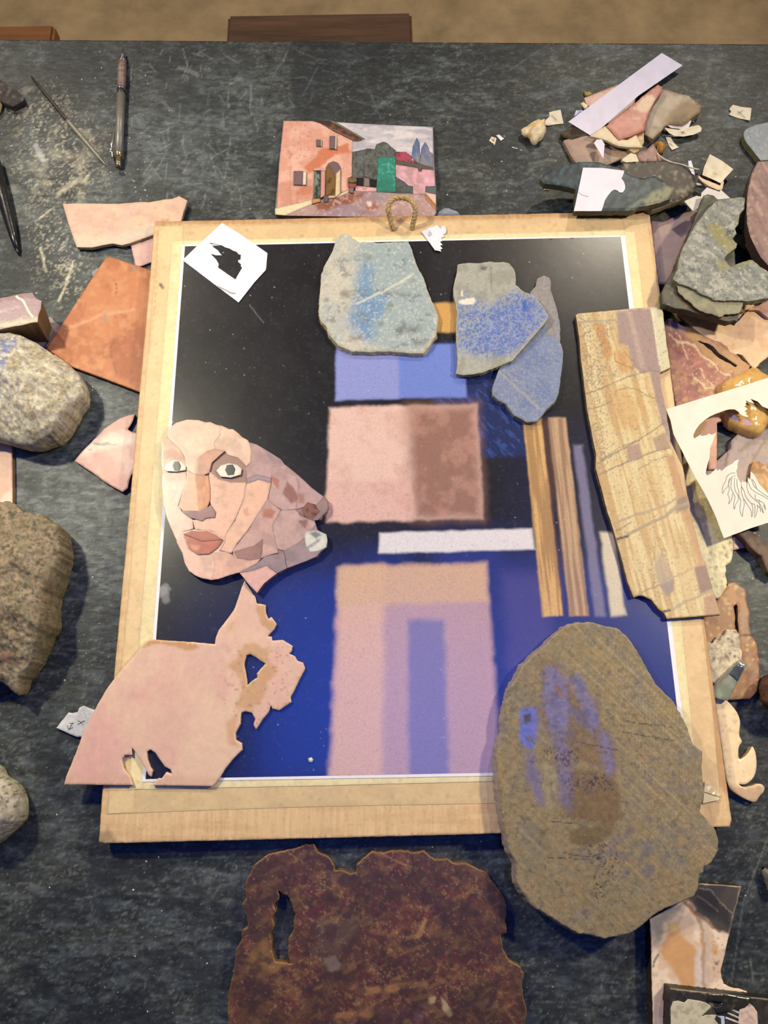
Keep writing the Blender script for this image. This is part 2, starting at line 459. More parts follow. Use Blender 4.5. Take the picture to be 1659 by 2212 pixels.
# ================================================================ the room
MF = mat('floor_plaster', (178, 148, 98), rough=.7, bump=.4, bs=25, amt=.3, ns=9)
_nx, _ny = 60, 60
X, Y = np.meshgrid(np.linspace(-2.6, 2.6, _nx), np.linspace(-1.6, 3.4, _ny)); X = X.ravel(); Y = Y.ravel()
fc = [[j*_nx+i, j*_nx+i+1, (j+1)*_nx+i+1, (j+1)*_nx+i] for j in range(_ny-1) for i in range(_nx-1)]
tag(make('floor', np.c_[X, Y, np.full(X.shape, -.76)], fc, None, MF), kind='structure')
_w = np.array([(-2.6, 3.4, -.76), (2.6, 3.4, -.76), (2.6, 3.4, 1.9), (-2.6, 3.4, 1.9), (-2.6, 3.5, -.76), (2.6, 3.5, -.76), (2.6, 3.5, 1.9), (-2.6, 3.5, 1.9)])
tag(make('wall_back', _w, [[0, 1, 2, 3], [5, 4, 7, 6], [3, 2, 6, 7], [1, 5, 6, 2], [4, 0, 3, 7], [4, 5, 1, 0]], None, mat('wall_plaster', (170, 158, 138), rough=.85, bump=.3, bs=20, ns=6), smooth=False), kind='structure')
# workbench: slate top on four legs
ex0 = P(0, 85, 0); ex1 = P(1659, 95, 0)
EY = float((ex0[1]+ex1[1])/2); ESL = float((ex1[1]-ex0[1])/(ex1[0]-ex0[0]))
bench = empty('workbench', (0, 0.1, -.76), 'dark slate topped workbench that carries the board and all the stones', 'workbench')
MS = mat('slate', None, rough=.5, spec=.35, bump=.6, bs=100, amt=.45, ns=150, st=(.6, 1.2, 1), speck=((150, 148, 135), 420, .68, .5))
xs = np.r_[np.linspace(-1.05, -.47, 120)[:-1], np.arange(-.47, .47, .0015), np.linspace(.47, 1.05, 120)]
ys = np.r_[np.linspace(-.62, -.26, 75)[:-1], np.arange(-.26, EY-.002, .0015), [EY-.002, EY-.0005, EY]]
X, Y = np.meshgrid(xs, ys); nx = len(xs); ny = len(ys); X = X.ravel(); Y = Y.ravel(); YW = Y+ESL*X
px, py = Q(X, YW, 0)
D = (203, 192, 160)
ops = [poly(K('X', -60, 160, 500, 130, 640, 300, 420, 480, 330, 700, 300, 1300, -60, 1350), (84, 92, 94), 120, .7, 40, 90), poly(K('X', 1520, 1130, 1720, 1100, 1720, 1420, 1600, 1420), (92, 94, 84), 30, .8, 10),
       nz(70, (36, 41, 42), .42, .66, .8, 1, 1.8, 1), nz(26, (76, 84, 86), .5, .72, .6, 2, 2.6, .8), nz(9, (98, 104, 102), .55, .76, .55, 3, 2.5, .8), nz(4, (128, 132, 122), .62, .76, .4, 55, 1.3, .9), nz(6, (26, 29, 30), .54, .70, .6, 56, 2.4, .8), nz(110, (28, 32, 34), .50, .66, .6, 57),
       nz(150, (34, 38, 42), .5, .7, .6, 9),
       vein(60, (24, 28, 34), .03, .55, 4, 3.0, .7, .12), vein(34, (112, 116, 112), .02, .25, 5, 3.0, .9, .1),
       nz(24, D, .50, .72, .28, 6, 1.2, 1, 0, 4, (K('X', 20, 215, 80, 190, 150, 235, 215, 290, 215, 400, 170, 440, 120, 420, 60, 470, 20, 420, 0, 330), 40)),
       nz(4, D, .56, .68, .5, 61, 1, 1, 0, 4, (K('X', 30, 225, 120, 200, 215, 290, 215, 400, 150, 440, 60, 440), 60)), nz(4, D, .58, .68, .5, 7, 1, 1, 0, 4, (K('X', 80, 430, 180, 500, 200, 600, 150, 680, 90, 600, 60, 520), 40)),
       nz(9, (120, 124, 122), .5, .68, .55, 12, 2.2, .8, 0, 4, (K('X', 0, 700, 330, 900, 290, 1300, 0, 1300), 80)),
       line(K('A', 380, 1230, 460, 1180, 560, 1140), 3, D, 8, .5, 9), line(K('a', 330, 290, 430, 210), 1.5, D, 2, .7, 2),
       line(K('a', 350, 530, 380, 700, 395, 740), 2, D, 3, .6, 3), line(K('a', 620, 650, 560, 860, 500, 990), 2, D, 3, .6, 3),
       line(K('A', 230, 930, 280, 1030), 7, (170, 170, 172), 3, .6, 3), line(K('A', 1150, 440, 1260, 470), 3, (130, 130, 122), 6, .4, 8),
       line(K('S', 1659, 50, 1380, 780, 1240, 1730), 1.5, (110, 112, 106), 1.5, .6), line(K('S', 1465, 1400, 1490, 1700), 1.5, (110, 112, 106), 1.5, .5)]
rs = random.Random(5)
for i in range(70):
    x = rs.gauss(430, 90); y = rs.uniform(105, 420); L = rs.uniform(8, 42); a = rs.gauss(1.5, .5)
    ops.append(line([(x, y), (x+L*math.cos(a), y+L*math.sin(a))], .2, (165, 170, 170), 2.2, .24))
for i in range(24):
    x = rs.uniform(0, 1659); y = rs.choice([rs.uniform(95, 400), rs.uniform(1800, 2212)]); L = rs.uniform(20, 110); a = rs.uniform(0, 3.1)
    ops.append(line([(x, y), (x+L*math.cos(a), y+L*math.sin(a))], .3, (120, 125, 125), 2.4, .25))
near = py > 0
C = np.tile(lin((46, 49, 45)), (len(X), 1)); C[near] = paint(px[near], py[near], (54, 56, 50), ops)
V = np.c_[X, YW, np.where(Y > EY-.0003, -.0008, 0)]
i = np.arange(nx*ny).reshape(ny, nx)
fc = np.stack([i[:-1, :-1], i[:-1, 1:], i[1:, 1:], i[1:, :-1]], -1).reshape(-1, 4).tolist()
ring_ = np.r_[i[0, :], i[1:, -1], i[-1, -2::-1], i[-2:0:-1, 0]]; n = len(ring_); o_ = len(V)
V = np.r_[V, V[ring_]-[0, 0, .001], V[ring_]-[0, 0, .035]]; C = np.r_[C, C[ring_], C[ring_]]
for k in range(n):
    q = (k+1) % n; fc.append([ring_[k], o_+k, o_+q, ring_[q]]); fc.append([o_+k, o_+n+k, o_+n+q, o_+q])
fc.append([o_+n+k for k in range(n)][::-1])
make('tabletop', V, [list(map(int, f)) for f in fc], C, MS, bench)
MW = mat('bench_wood', (96, 68, 42), rough=.6, bump=.3, bs=60, st=(1, 1, .1), amt=.35, ns=30)
for sx in (-.92, .92):
    for sy in (-.5, EY-.12): box('leg', (sx-.035, sy-.035, -.76), (sx+.035, sy+.035, -.0355), MW, bench)
box('apron', (-.9, EY-.1, -.13), (.9, EY-.08, -.0355), MW, bench); box('apron', (-.9, -.5, -.13), (.9, -.48, -.0355), MW, bench)

# furniture standing on the floor beyond the bench
MB = mat('stool_wood', (104, 72, 46), rough=.5, bump=.3, bs=50, st=(.12, 1, 1), amt=.45, ns=40)
zt = -.66
def stool(x0, x1, y0, y1, zt, m, label):
    e = empty('wooden_stool', ((x0+x1)/2, (y0+y1)/2, -.76), label, 'stool', 'wooden stools beyond the bench')
    box('seat', (x0, y0, zt-.035), (x1, y1, zt), m, e, .006)
    for a in (x0+.03, x1-.03):
        for b in (y0+.03, y1-.03): box('leg', (a-.02, b-.02, -.76), (a+.02, b+.02, zt-.0352), m, e, .003)
    return e
a = P3(492, 31, zt); b = P3(890, 42, zt)
e = stool(a[0], b[0], a[1]-.27, a[1], zt, MB, 'low brown wooden stool standing on the floor beyond the middle of the bench edge')
c = P3(705, 56, zt); lathe('wooden_plug', (c[0], c[1], zt-.004), (c[0], c[1], zt+.0006), [(0, .009), (.9, .009), (1, .008)], mat('plug_wood', (190, 160, 110)), e)
MB2 = mat('stool_wood_orange', (150, 92, 34), rough=.5, bump=.2, bs=50, st=(.12, 1, 1), amt=.35, ns=40)
zt = -.60; a = P3(-160, 56, zt); b = P3(117, 60, zt)
stool(a[0], b[0], a[1]-.28, a[1], zt, MB2, 'orange brown wooden stool at the far left corner of the bench, mostly cut off')

# ================================================================ board with print
ZB = 0.0078; TB = 0.009; ZP = ZB+TB
def zflat(z): return lambda x, y: z
MPly = mat('plywood', None, rough=.6, bump=.25, bs=90, st=(3, .25, 1), amt=.13, ns=110)
PLY = K('X', 340, 478, 700, 470, 1050, 463, 1396, 456, 1404, 462, 1420, 590, 1455, 850, 1500, 1180, 1530, 1400, 1560, 1620, 1581, 1772, 1577, 1786, 1340, 1792, 1000, 1803, 600, 1813, 226, 1822, 213, 1819, 219, 1730, 245, 1470, 272, 1180, 300, 860, 320, 640, 333, 486)
tan = (214, 178, 122)
board = slab('wooden_board', PLY, TB, MPly, (216, 178, 124),
             [nz(40, (196, 152, 96), .4, .7, .5, 3, 3, .3), nz(7, (178, 132, 80), .52, .75, .35, 8, .35, 3),
              poly(K('X', 330, 452, 1410, 440, 1410, 466, 336, 488), (178, 128, 72), 1.5, .75), nz(3, (150, 100, 52), .5, .7, .4, 5, .5, 3, 0, 3, (K('X', 330, 452, 1410, 440, 1410, 466, 336, 488), 2)),
              nz(60, (182, 128, 72), .3, .6, .75, 11, .18, 3, -.13, 4, (K('X', 1398, 470, 1440, 470, 1600, 1750, 1556, 1700), 5)),
              poly(K('d', 700, 1000, 780, 960, 830, 1030, 830, 1070, 700, 1080), (120, 92, 62), 6, .6, 5, 8)],
             'plywood board with brown tape border and twine loop lying across the middle of the bench', 'board',
             z=ZB, step=6, jag=.8, seed=4, side=(150, 108, 62), edge=(168, 122, 72), ring=2)
MT = mat('paper_tape', None, rough=.55, bump=.18, bs=260, amt=.08, ns=220)
def tape(pts, col, z, seed, ops=()):
    return slab('paper_tape', pts, .00018, MT, col, [nz(28, tuple(int(c*.93) for c in col), .42, .62, .5, seed), nz(6, (150, 120, 80), .70, .8, .35, seed+3)]+list(ops), z=z, step=7, jag=.5, seed=seed,
                bevel=0, ring=1.2, parent=board, edge=tuple(int(c*.82) for c in col))
tape(K('X', 344, 490, 1397, 467, 1400, 506, 1352, 508, 395, 529, 341, 527), tan, ZP+.00005, 1)
tape(K('X', 234, 1698, 700, 1691, 1100, 1683, 1530, 1672, 1556, 1722, 1300, 1731, 700, 1742, 450, 1750, 231, 1759), (210, 178, 124), ZP+.00005, 2)
tape(K('X', 344, 489, 396, 487, 394, 530, 360, 860, 335, 1200, 300, 1640, 292, 1700, 290, 1755, 232, 1758, 262, 1442, 277, 1296, 305, 940, 330, 640), (219, 186, 130), ZP+.0002, 3,
     [poly(K('X', 345, 610, 350, 612, 352, 622, 346, 622), (70, 50, 35), 1), line(K('X', 340, 560, 333, 660, 322, 760), 2, (180, 138, 84), 3, .5)])
tape(K('X', 1344, 468, 1397, 466, 1420, 620, 1464, 920, 1510, 1290, 1540, 1540, 1556, 1724, 1519, 1738, 1490, 1690, 1470, 1500, 1405, 960, 1352, 520), (219, 182, 126), ZP+.0002, 4)
pale = (226, 208, 154)
tape(K('X', 373, 520, 660, 514, 1000, 505, 1352, 498, 1352, 513, 395, 534), pale, ZP+.0004, 5)
tape(K('X', 305, 1682, 700, 1676, 1100, 1664, 1490, 1655, 1494, 1676, 1100, 1687, 700, 1697, 300, 1705), pale, ZP+.0004, 6)
tape(K('X', 372, 521, 397, 520, 375, 860, 345, 1250, 309, 1704, 278, 1706, 300, 1400, 335, 960), (226, 206, 148), ZP+.0005, 7)
tape(K('X', 1348, 500, 1372, 500, 1388, 640, 1430, 960, 1472, 1338, 1498, 1600, 1512, 1690, 1484, 1672, 1440, 1340, 1400, 960), (228, 208, 150), ZP+.0005, 8)
# clear film over the border, creased at the lower right corner
MFilm = mat('clear_film', (226, 206, 160), rough=.25, bump=.1, bs=80, amt=.05, coat=.6)
slab('film_crease', K('R', 575, 1765, 640, 1810, 715, 1880, 690, 1890, 570, 1850), .0022, MFilm, z=ZP+.0005, step=0, jag=0, seed=2, parent=board, dz=lambda x, y: -.0009*sst(0, 12, abs(y-(1690+(x-1523)*.85))))
slab('film_crease', K('R', 570, 1868, 690, 1896, 705, 1910, 690, 1925, 560, 1952), .0018, MFilm, z=ZP+.0005, step=0, jag=0, seed=3, parent=board)
# twine loop through two holes
MTw = mat('twine', (188, 154, 96), rough=.8, bump=.9, bs=700, amt=.35, ns=500)
tw = []
for (x, y), h in zip(K('B', 1142, 1172, 1130, 1130, 1112, 1060, 1100, 1000, 1115, 945, 1150, 908, 1215, 895, 1285, 915, 1325, 965, 1335, 1010, 1325, 1070, 1312, 1120, 1305, 1162),
                     (0, .004, .010, .016, .019, .021, .022, .021, .020, .017, .011, .005, 0)):
    tw.append(P3(x, y, ZP+h+.0003))
tw = spl(tw, 9)
for ph in (0, 2.1, 4.2):
    st = []
    for i, q in enumerate(tw):
        a = Vector(tw[max(i-1, 0)]); b = Vector(tw[min(i+1, len(tw)-1)]); ax = (b-a).normalized(); u = ax.cross(Vector((.1, .2, 1))).normalized(); v = ax.cross(u)
        an = i*.42+ph; st.append(tuple(Vector(q)+(u*math.cos(an)+v*math.sin(an))*.0012))
    tube('twine_strand', st, .00155, MTw, board, 7)
for x, y in (K('B', 1140, 1170)[0], K('B', 1305, 1160)[0]):
    q = P3(x, y, ZP); lathe('eyelet', (q[0], q[1], ZP), (q[0], q[1], ZP+.0007), [(0, .0034), (.8, .0034), (1, .003)], mat('hole_dark', (40, 26, 14), rough=.9), board, 16)

# the print: an abstract composition of soft colour fields standing in for the picture, with a white margin
MPr = mat('print_ink', None, rough=.28, spec=.45, bump=.10, bs=30, amt=.10, ns=500, coat=.3, coatr=.25)
MWp = mat('white_paper', None, rough=.6, bump=.05, bs=60, amt=.03, ns=90)
WB = K('X', 393.5, 528.7, 1350.6, 508.6, 1400, 924, 1449.8, 1338, 1489, 1668, 900, 1679, 306.7, 1689, 345, 1180)
pr = slab('printed_sheet', WB, .0003, MWp, (226, 220, 226), z=ZP+.0007, step=30, jag=.3, seed=3, bevel=0, ring=0, parent=None,
          label='glossy print of soft abstract colour fields in black, blue, peach and ochre on the board', cat='print')
INK = K('X', 399.6, 532, 1340.7, 511.5, 1390, 924, 1440, 1338, 1478, 1661, 900, 1672, 314.5, 1682.8, 352, 1180)
deep = (22, 30, 92)
iops = [nz(60, (34, 31, 33), .4, .7, .8, 1), nz(14, (40, 38, 42), .55, .75, .5, 2),
        poly(K('X', 560, 1250, 880, 1190, 900, 1680, 500, 1700), (22, 44, 128), 60, .9, 12),  # blue fields here and below: ink colour with blue glare painted in
        poly(K('X', 400, 1270, 560, 1240, 560, 1700, 330, 1700), (20, 24, 58), 60, .8, 12),
        poly(K('X', 930, 1160, 1440, 1150, 1500, 1680, 960, 1690), (38, 48, 122), 45, .9, 12),
        poly(K('X', 1100, 920, 1420, 900, 1450, 1240, 1100, 1200), (26, 26, 52), 50, .8, 20),
        poly(K('X', 930, 740, 1120, 735, 1140, 985, 940, 990), (28, 40, 88), 8, .95, 4), nz(9, (52, 78, 150), .5, .7, .6, 4, 2.5, .6, .8, 4, (K('X', 930, 740, 1120, 735, 1140, 985, 940, 990), 8)),
        poly(K('X', 728, 748, 1000, 742, 1008, 858, 724, 864), (104, 124, 200), 4, 1, 3), poly(K('X', 728, 748, 860, 745, 862, 861, 724, 864), (140, 144, 200), 5, .8, 3),
        poly(K('X', 712, 880, 1030, 873, 1044, 1120, 704, 1128), (214, 176, 162), 5, 1, 4), poly(K('X', 880, 877, 1030, 873, 1044, 1120, 892, 1123), (138, 96, 80), 22, .95, 6),
        poly(K('X', 706, 1040, 890, 1036, 893, 1123, 704, 1128), (206, 160, 150), 8, .7, 5), nz(30, (190, 140, 122), .45, .7, .4, 7, 1, 1, 0, 4, (K('X', 712, 880, 1030, 873, 1044, 1120, 704, 1128), 6)),
        poly(K('X', 820, 1150, 1150, 1142, 1154, 1186, 818, 1196), (208, 200, 204), 4, 1, 3),
        poly(K('X', 730, 1225, 1050, 1217, 1085, 1680, 712, 1690), (176, 140, 146), 9, 1, 5),
        poly(K('X', 740, 1225, 830, 1222, 826, 1690, 712, 1690), (212, 166, 134), 12, .8, 5), poly(K('X', 880, 1340, 960, 1338, 970, 1690, 884, 1690), (110, 106, 156), 10, .85, 5),
        poly(K('X', 730, 1225, 1050, 1217, 1056, 1300, 727, 1308), (200, 160, 118), 8, .8, 4),
        poly(K('X', 1085, 1240, 1180, 1238, 1200, 1480, 1100, 1484), (72, 66, 132), 22, .8, 8),
        poly(K('X', 1130, 905, 1170, 904, 1216, 1330, 1172, 1332), (204, 158, 92), 3, 1, 2), poly(K('X', 1184, 903, 1222, 902, 1272, 1330, 1230, 1331), (186, 150, 114), 3, .95, 2),
        poly(K('X', 1238, 960, 1258, 960, 1308, 1330, 1286, 1331), (122, 116, 150), 5, .8, 3), poly(K('X', 1296, 1150, 1326, 1150, 1352, 1330, 1320, 1331), (206, 190, 164), 5, .9, 3),
        nz(60, (96, 60, 44), .4, .6, .5, 15, .12, 3, -.11, 3, (K('X', 1130, 905, 1222, 902, 1272, 1330, 1172, 1332), 3)),
        poly(K('X', 925, 655, 1000, 653, 1002, 716, 926, 718), (196, 148, 70), 4, 1, 3),
        poly(K('X', 1370, 1330, 1500, 1330, 1500, 1600, 1370, 1500), (28, 46, 126), 40, .9, 10),
        vein(16, (90, 84, 92), .012, .22, 21), nz(2.2, (190, 190, 200), .83, .9, .6, 31)]
iops += [line(K('N', 640, 100, 700, 60), 12, (150, 148, 145), 6, .5, 6), line(K('M', 130, 1560, 150, 1640), 10, (150, 148, 145), 7, .5, 5), line(K('T', 790, 790, 900, 930), .6, (120, 118, 116), 1.5, .6)]
slab('printed_area', INK, .00012, MPr, (27, 24, 27), iops, z=ZP+.00101, step=2.6, seg=5, jag=0, bevel=0, ring=0, parent=pr)
PLACED.append(([P3(x, y, ZP)[:2] for x, y in INK], [], ZP+.0012))

# ================================================================ inlaid picture plaque behind the board
MIn = mat('inlay_stone', None, rough=.32, spec=.5, bump=.05, bs=200, amt=.10, ns=260, coat=.15)
pq = empty('stone_picture', P3(770, 370, 0), 'small inlaid stone picture of a pink house and trees, behind the board', 'picture')
slab('backing', K('B', 205, 237, 850, 262, 1484, 290, 1498, 660, 1510, 800, 1511, 1035, 1480, 1072, 900, 1066, 220, 1055, 133, 1040, 135, 985, 170, 620), .0062, MIn, (128, 112, 100), z=.0001, step=12, jag=.2, side=(120, 108, 92), parent=pq)
_pz = [.0063]
def piece(p, c, ops=(), lift=.00006, jag=.15, **k):
    _pz[0] += lift
    return slab('inlay_piece', K('B', *p), .0012, MIn, c, ops, z=_pz[0]-.0011, step=3.2, seg=3, jag=jag, bevel=.00002, ring=.8, parent=pq, side=(80, 62, 54), edge=tuple(int(v*.6) for v in c), **k)
piece((600, 248, 850, 264, 1482, 293, 1486, 660, 1160, 640, 780, 560, 780, 400), (200, 190, 192), [nz(24, (160, 155, 162), .42, .6, .7, 1, 2.5, .7, .06), nz(14, (225, 212, 208), .5, .7, .6, 4, 2.5, .7)])
piece((208, 240, 470, 243, 640, 310, 797, 398, 792, 600, 790, 835, 450, 915, 152, 990, 168, 620), (214, 150, 124),
      [nz(22, (228, 176, 152), .4, .65, .7, 2), poly(K('B', 380, 640, 470, 560, 540, 480, 620, 470, 760, 430, 780, 520, 650, 520, 560, 600, 440, 690), (200, 108, 62), 2, .85, 4, 8), poly(K('B', 300, 870, 400, 790, 455, 800, 440, 870), (196, 108, 66), 2, .8, 3, 8),
       line(K('B', 265, 620, 265, 960), .6, (150, 92, 72), 1, .5), line(K('B', 325, 780, 325, 940), .6, (150, 92, 72), 1, .5), nz(3, (150, 90, 70), .72, .8, .6, 6), poly(K('B', 165, 780, 460, 740, 450, 910, 160, 980), (190, 124, 98), 6, .5, 3)])
piece((440, 240, 595, 241, 885, 388, 860, 414, 800, 412, 640, 335, 520, 262), (72, 48, 40), [nz(5, (140, 74, 52), .5, .6, .7, 3, 2, 1, .5), line(K('B', 450, 245, 640, 318, 800, 398), 2, (120, 100, 84), 1)])
piece((590, 238, 640, 243, 905, 395, 885, 402, 760, 330), (112, 116, 88)); piece((790, 402, 870, 412, 890, 398, 840, 418, 800, 416), (100, 104, 80))
g = (92, 94, 86)
piece((792, 505, 860, 492, 930, 475, 985, 482, 1000, 440, 1060, 420, 1090, 428, 1120, 460, 1165, 490, 1165, 640, 1010, 720, 1000, 748, 905, 722, 796, 738), g, [nz(8, (60, 60, 52), .5, .62, .8, 5, .6, 1.6), nz(3, (120, 124, 118), .55, .7, .6, 7)], jag=1.0)
piece((828, 725, 1006, 742, 1000, 808, 828, 792), (32, 28, 30)); piece((893, 726, 940, 730, 943, 802, 890, 798), (128, 112, 100))
piece((1300, 550, 1310, 460, 1345, 385, 1368, 430, 1372, 560, 1365, 608, 1320, 580), (88, 106, 146), [nz(9, (140, 136, 130), .5, .6, .8, 3, .5, 2)])
piece((1366, 600, 1385, 470, 1415, 420, 1445, 470, 1450, 500, 1484, 525, 1486, 645, 1370, 612), (126, 124, 134), [nz(9, (92, 104, 146), .48, .6, .8, 8, .6, 1.4)])
piece((1165, 505, 1250, 506, 1300, 542, 1300, 572, 1365, 608, 1165, 585), (170, 66, 86), [nz(7, (46, 34, 40), .54, .6, .9, 4, 1.5, .8)], jag=.8)
piece((1164, 575, 1360, 605, 1486, 640, 1486, 664, 1385, 650, 1385, 672, 1360, 672, 1350, 640, 1164, 610), (96, 84, 70))
piece((1164, 612, 1350, 642, 1362, 674, 1385, 672, 1390, 652, 1497, 662, 1499, 800, 1420, 802, 1416, 868, 1315, 866, 1240, 770, 1164, 720), (218, 156, 166), [nz(13, (178, 138, 132), .45, .62, .8, 6), nz(30, (232, 176, 186), .5, .65, .6, 3)])
piece((1014, 550, 1165, 548, 1162, 700, 1165, 850, 998, 849), (36, 128, 106), [vein(9, (90, 184, 158), .06, .7, 3, 1.6, .7, .6), poly(K('B', 1000, 760, 1060, 730, 1130, 750, 1150, 850, 1000, 850), (28, 110, 90), 3, .7)])
piece((1164, 718, 1240, 762, 1270, 792, 1312, 798, 1314, 866, 1162, 853), (84, 90, 84), [nz(5, (60, 66, 62), .5, .6, .7, 5)])
piece((1420, 800, 1508, 803, 1509, 868, 1420, 848), (86, 98, 98)); piece((815, 792, 1002, 812, 998, 847, 820, 843), (216, 160, 156), [nz(6, (150, 100, 104), .6, .7, .7, 3)])
piece((152, 1045, 450, 948, 560, 905, 690, 862, 800, 838, 1000, 848, 1415, 868, 1420, 850, 1509, 1012, 1510, 1032, 1480, 1068, 900, 1062, 225, 1050), (176, 140, 130),
      [nz(40, (152, 122, 124), .4, .6, .8, 2), poly(K('B', 480, 950, 800, 850, 900, 860, 760, 960, 560, 1010, 500, 1000), (138, 74, 46), 5, .9, 5, 10), poly(K('B', 900, 980, 990, 940, 1010, 990, 940, 1020), (160, 84, 54), 4, .8, 4, 8),
       poly(K('B', 1000, 870, 1060, 860, 1105, 885, 1060, 920, 1010, 910), (140, 138, 138), 3, .7, 3, 8), poly(K('B', 600, 1010, 700, 960, 850, 960, 890, 1010, 800, 1050, 620, 1050), (150, 122, 134), 3, .8, 3), nz(5, (206, 176, 166), .6, .72, .6, 9),
       poly(K('B', 915, 935, 950, 925, 965, 965, 930, 975), (225, 208, 192), 1.5, .8, 2, 4)])
piece((1415, 848, 1508, 868, 1509, 1012, 1415, 900), (222, 178, 156)); piece((1413, 868, 1425, 862, 1508, 955, 1508, 1010, 1450, 945, 1415, 905), (182, 128, 88), [line(K('B', 1420, 880, 1508, 975), 2, (150, 98, 50), 1)])
piece((134, 988, 300, 950, 450, 912, 452, 950, 220, 1048, 137, 1040), (220, 200, 156)); piece((600, 905, 690, 862, 765, 832, 765, 850, 700, 880, 630, 905), (218, 196, 156))
def win(a, b, c, d): piece(a, b); piece(c, d)
win((487, 398, 525, 402, 525, 458, 487, 455), (112, 94, 100), (525, 402, 536, 404, 534, 460, 525, 458), (208, 182, 150))
win((601, 370, 648, 372, 646, 480, 600, 478), (120, 92, 98), (648, 373, 663, 376, 660, 486, 645, 481), (212, 190, 156))
win((295, 668, 375, 670, 371, 788, 293, 785), (118, 92, 94), (375, 670, 403, 672, 399, 788, 370, 788), (222, 204, 168))
piece((470, 668, 526, 668, 520, 906, 460, 906), (50, 58, 50), [nz(8, (130, 138, 122), .5, .58, .8, 3, .7, 1.4)]); piece((526, 665, 565, 662, 560, 880, 522, 900), (208, 140, 122)); piece((465, 646, 578, 646, 574, 664, 466, 664), (222, 168, 156))
piece((566, 878, 568, 640, 590, 603, 630, 585, 670, 598, 692, 635, 694, 660, 690, 862, 640, 898, 560, 902), (116, 92, 94)); piece((568, 878, 570, 660, 600, 615, 640, 690, 652, 740, 648, 876), (124, 88, 36), [nz(9, (72, 50, 24), .5, .6, .8, 6, .5, 2.5, .5)])
piece((655, 690, 692, 655, 690, 862, 647, 896), (214, 186, 140)); piece((556, 880, 648, 876, 646, 898, 560, 905), (200, 170, 120))
piece((550, 878, 593, 880, 586, 935, 547, 930), (100, 86, 88)); piece((450, 906, 520, 903, 524, 930, 450, 950), (190, 130, 74))
piece((752, 770, 830, 775, 820, 808, 790, 815, 760, 806), (152, 70, 50)); piece((755, 730, 790, 710, 832, 722, 832, 765, 790, 772, 754, 762), (116, 96, 60), [nz(3, (60, 60, 40), .5, .6, .8, 3)], jag=1.2); piece((766, 812, 808, 812, 800, 858, 768, 852), (128, 106, 112))
PLACED.append(([P3(x, y, .007)[:2] for x, y in K('B', 205, 237, 1484, 290, 1511, 1035, 1480, 1072, 133, 1040)], [], .0076))

# ================================================================ mosaic of fitted stone pieces lying on the print
mo = empty('stone_mosaic', P3(520, 1080, ZP), 'head shaped mosaic of fitted pink and mauve stone pieces on the print', 'mosaic')
MO = K('M', 118, 290, 160, 250, 168, 210, 200, 160, 240, 130, 330, 102, 430, 107, 490, 125, 530, 122, 580, 145, 620, 150, 690, 182, 725, 185, 765, 215, 800, 250, 850, 277, 862, 298, 920, 312, 990, 352, 1070, 402, 1130, 440, 1170, 490, 1260, 560, 1340, 630, 1400, 690, 1470, 740, 1530, 785, 1537, 850, 1525, 890, 1490, 920, 1475, 955, 1420, 965, 1430, 1000, 1445, 1045, 1520, 1080, 1530, 1130, 1525, 1180, 1465, 1235, 1440, 1275, 1350, 1312, 1240, 1355, 1180, 1377, 1100, 1418, 990, 1500, 930, 1585, 850, 1500, 790, 1415, 765, 1412, 700, 1432, 600, 1466, 540, 1475, 460, 1460, 400, 1435, 350, 1400, 310, 1330, 290, 1245, 240, 1150, 190, 1020, 150, 920, 130, 820, 118, 640, 130, 560, 115, 480, 118, 400)
ZM = ZP+.0013
slab('backing', MO, .0052, MIn, (150, 112, 98), z=ZM, step=14, jag=.2, side=(120, 88, 76), parent=mo)
_mz = [ZM+.0052]
def mp(p, c, ops=(), lift=.00007, jag=.5, seed=1, **k):
    _mz[0] += lift
    c2 = tuple(int(v*.82) for v in c); c3 = tuple(min(255, int(v*1.07)) for v in c)
    return slab('inlay_piece', K('M', *p), .0014, MIn, c, [nz(30, c2, .45, .68, .5, seed+2), nz(18, c3, .5, .7, .45, seed+7)]+list(ops), z=_mz[0]-.0013, step=4, seg=3, jag=jag, bevel=.00002, ring=.8, parent=mo, side=(80, 58, 50),
                edge=tuple(int(v*.72) for v in c), seed=seed, **k)
mp((119, 292, 165, 252, 215, 300, 280, 360, 318, 430, 328, 520, 400, 575, 330, 640, 127, 560, 116, 480), (204, 158, 128), [poly(K('M', 120, 370, 210, 345, 300, 410, 310, 460, 200, 440, 120, 440), (164, 112, 96), 4, .7, 3)], seed=3)
mp((166, 250, 168, 210, 200, 160, 240, 131, 330, 104, 430, 109, 490, 127, 530, 124, 580, 147, 625, 160, 615, 230, 565, 300, 570, 350, 655, 360, 600, 430, 520, 500, 520, 580, 400, 572, 325, 530, 318, 430, 280, 360, 215, 300), (222, 182, 154), [poly(K('M', 170, 160, 330, 110, 420, 200, 300, 280, 180, 260), (214, 160, 140), 14, .6, 5)], seed=4)
mp((622, 153, 690, 184, 725, 187, 765, 217, 800, 252, 850, 279, 862, 300, 880, 370, 872, 470, 840, 505, 770, 430, 680, 405, 655, 372, 570, 350, 565, 300, 615, 230), (221, 182, 156), seed=5)
mp((862, 299, 920, 314, 990, 354, 1070, 404, 1130, 442, 1170, 492, 1100, 560, 1050, 610, 850, 640, 830, 520, 872, 470, 880, 370), (178, 142, 138), [poly(K('M', 990, 360, 1130, 440, 1160, 490, 1060, 480), (136, 112, 120), 3, .7, 3)], seed=6)
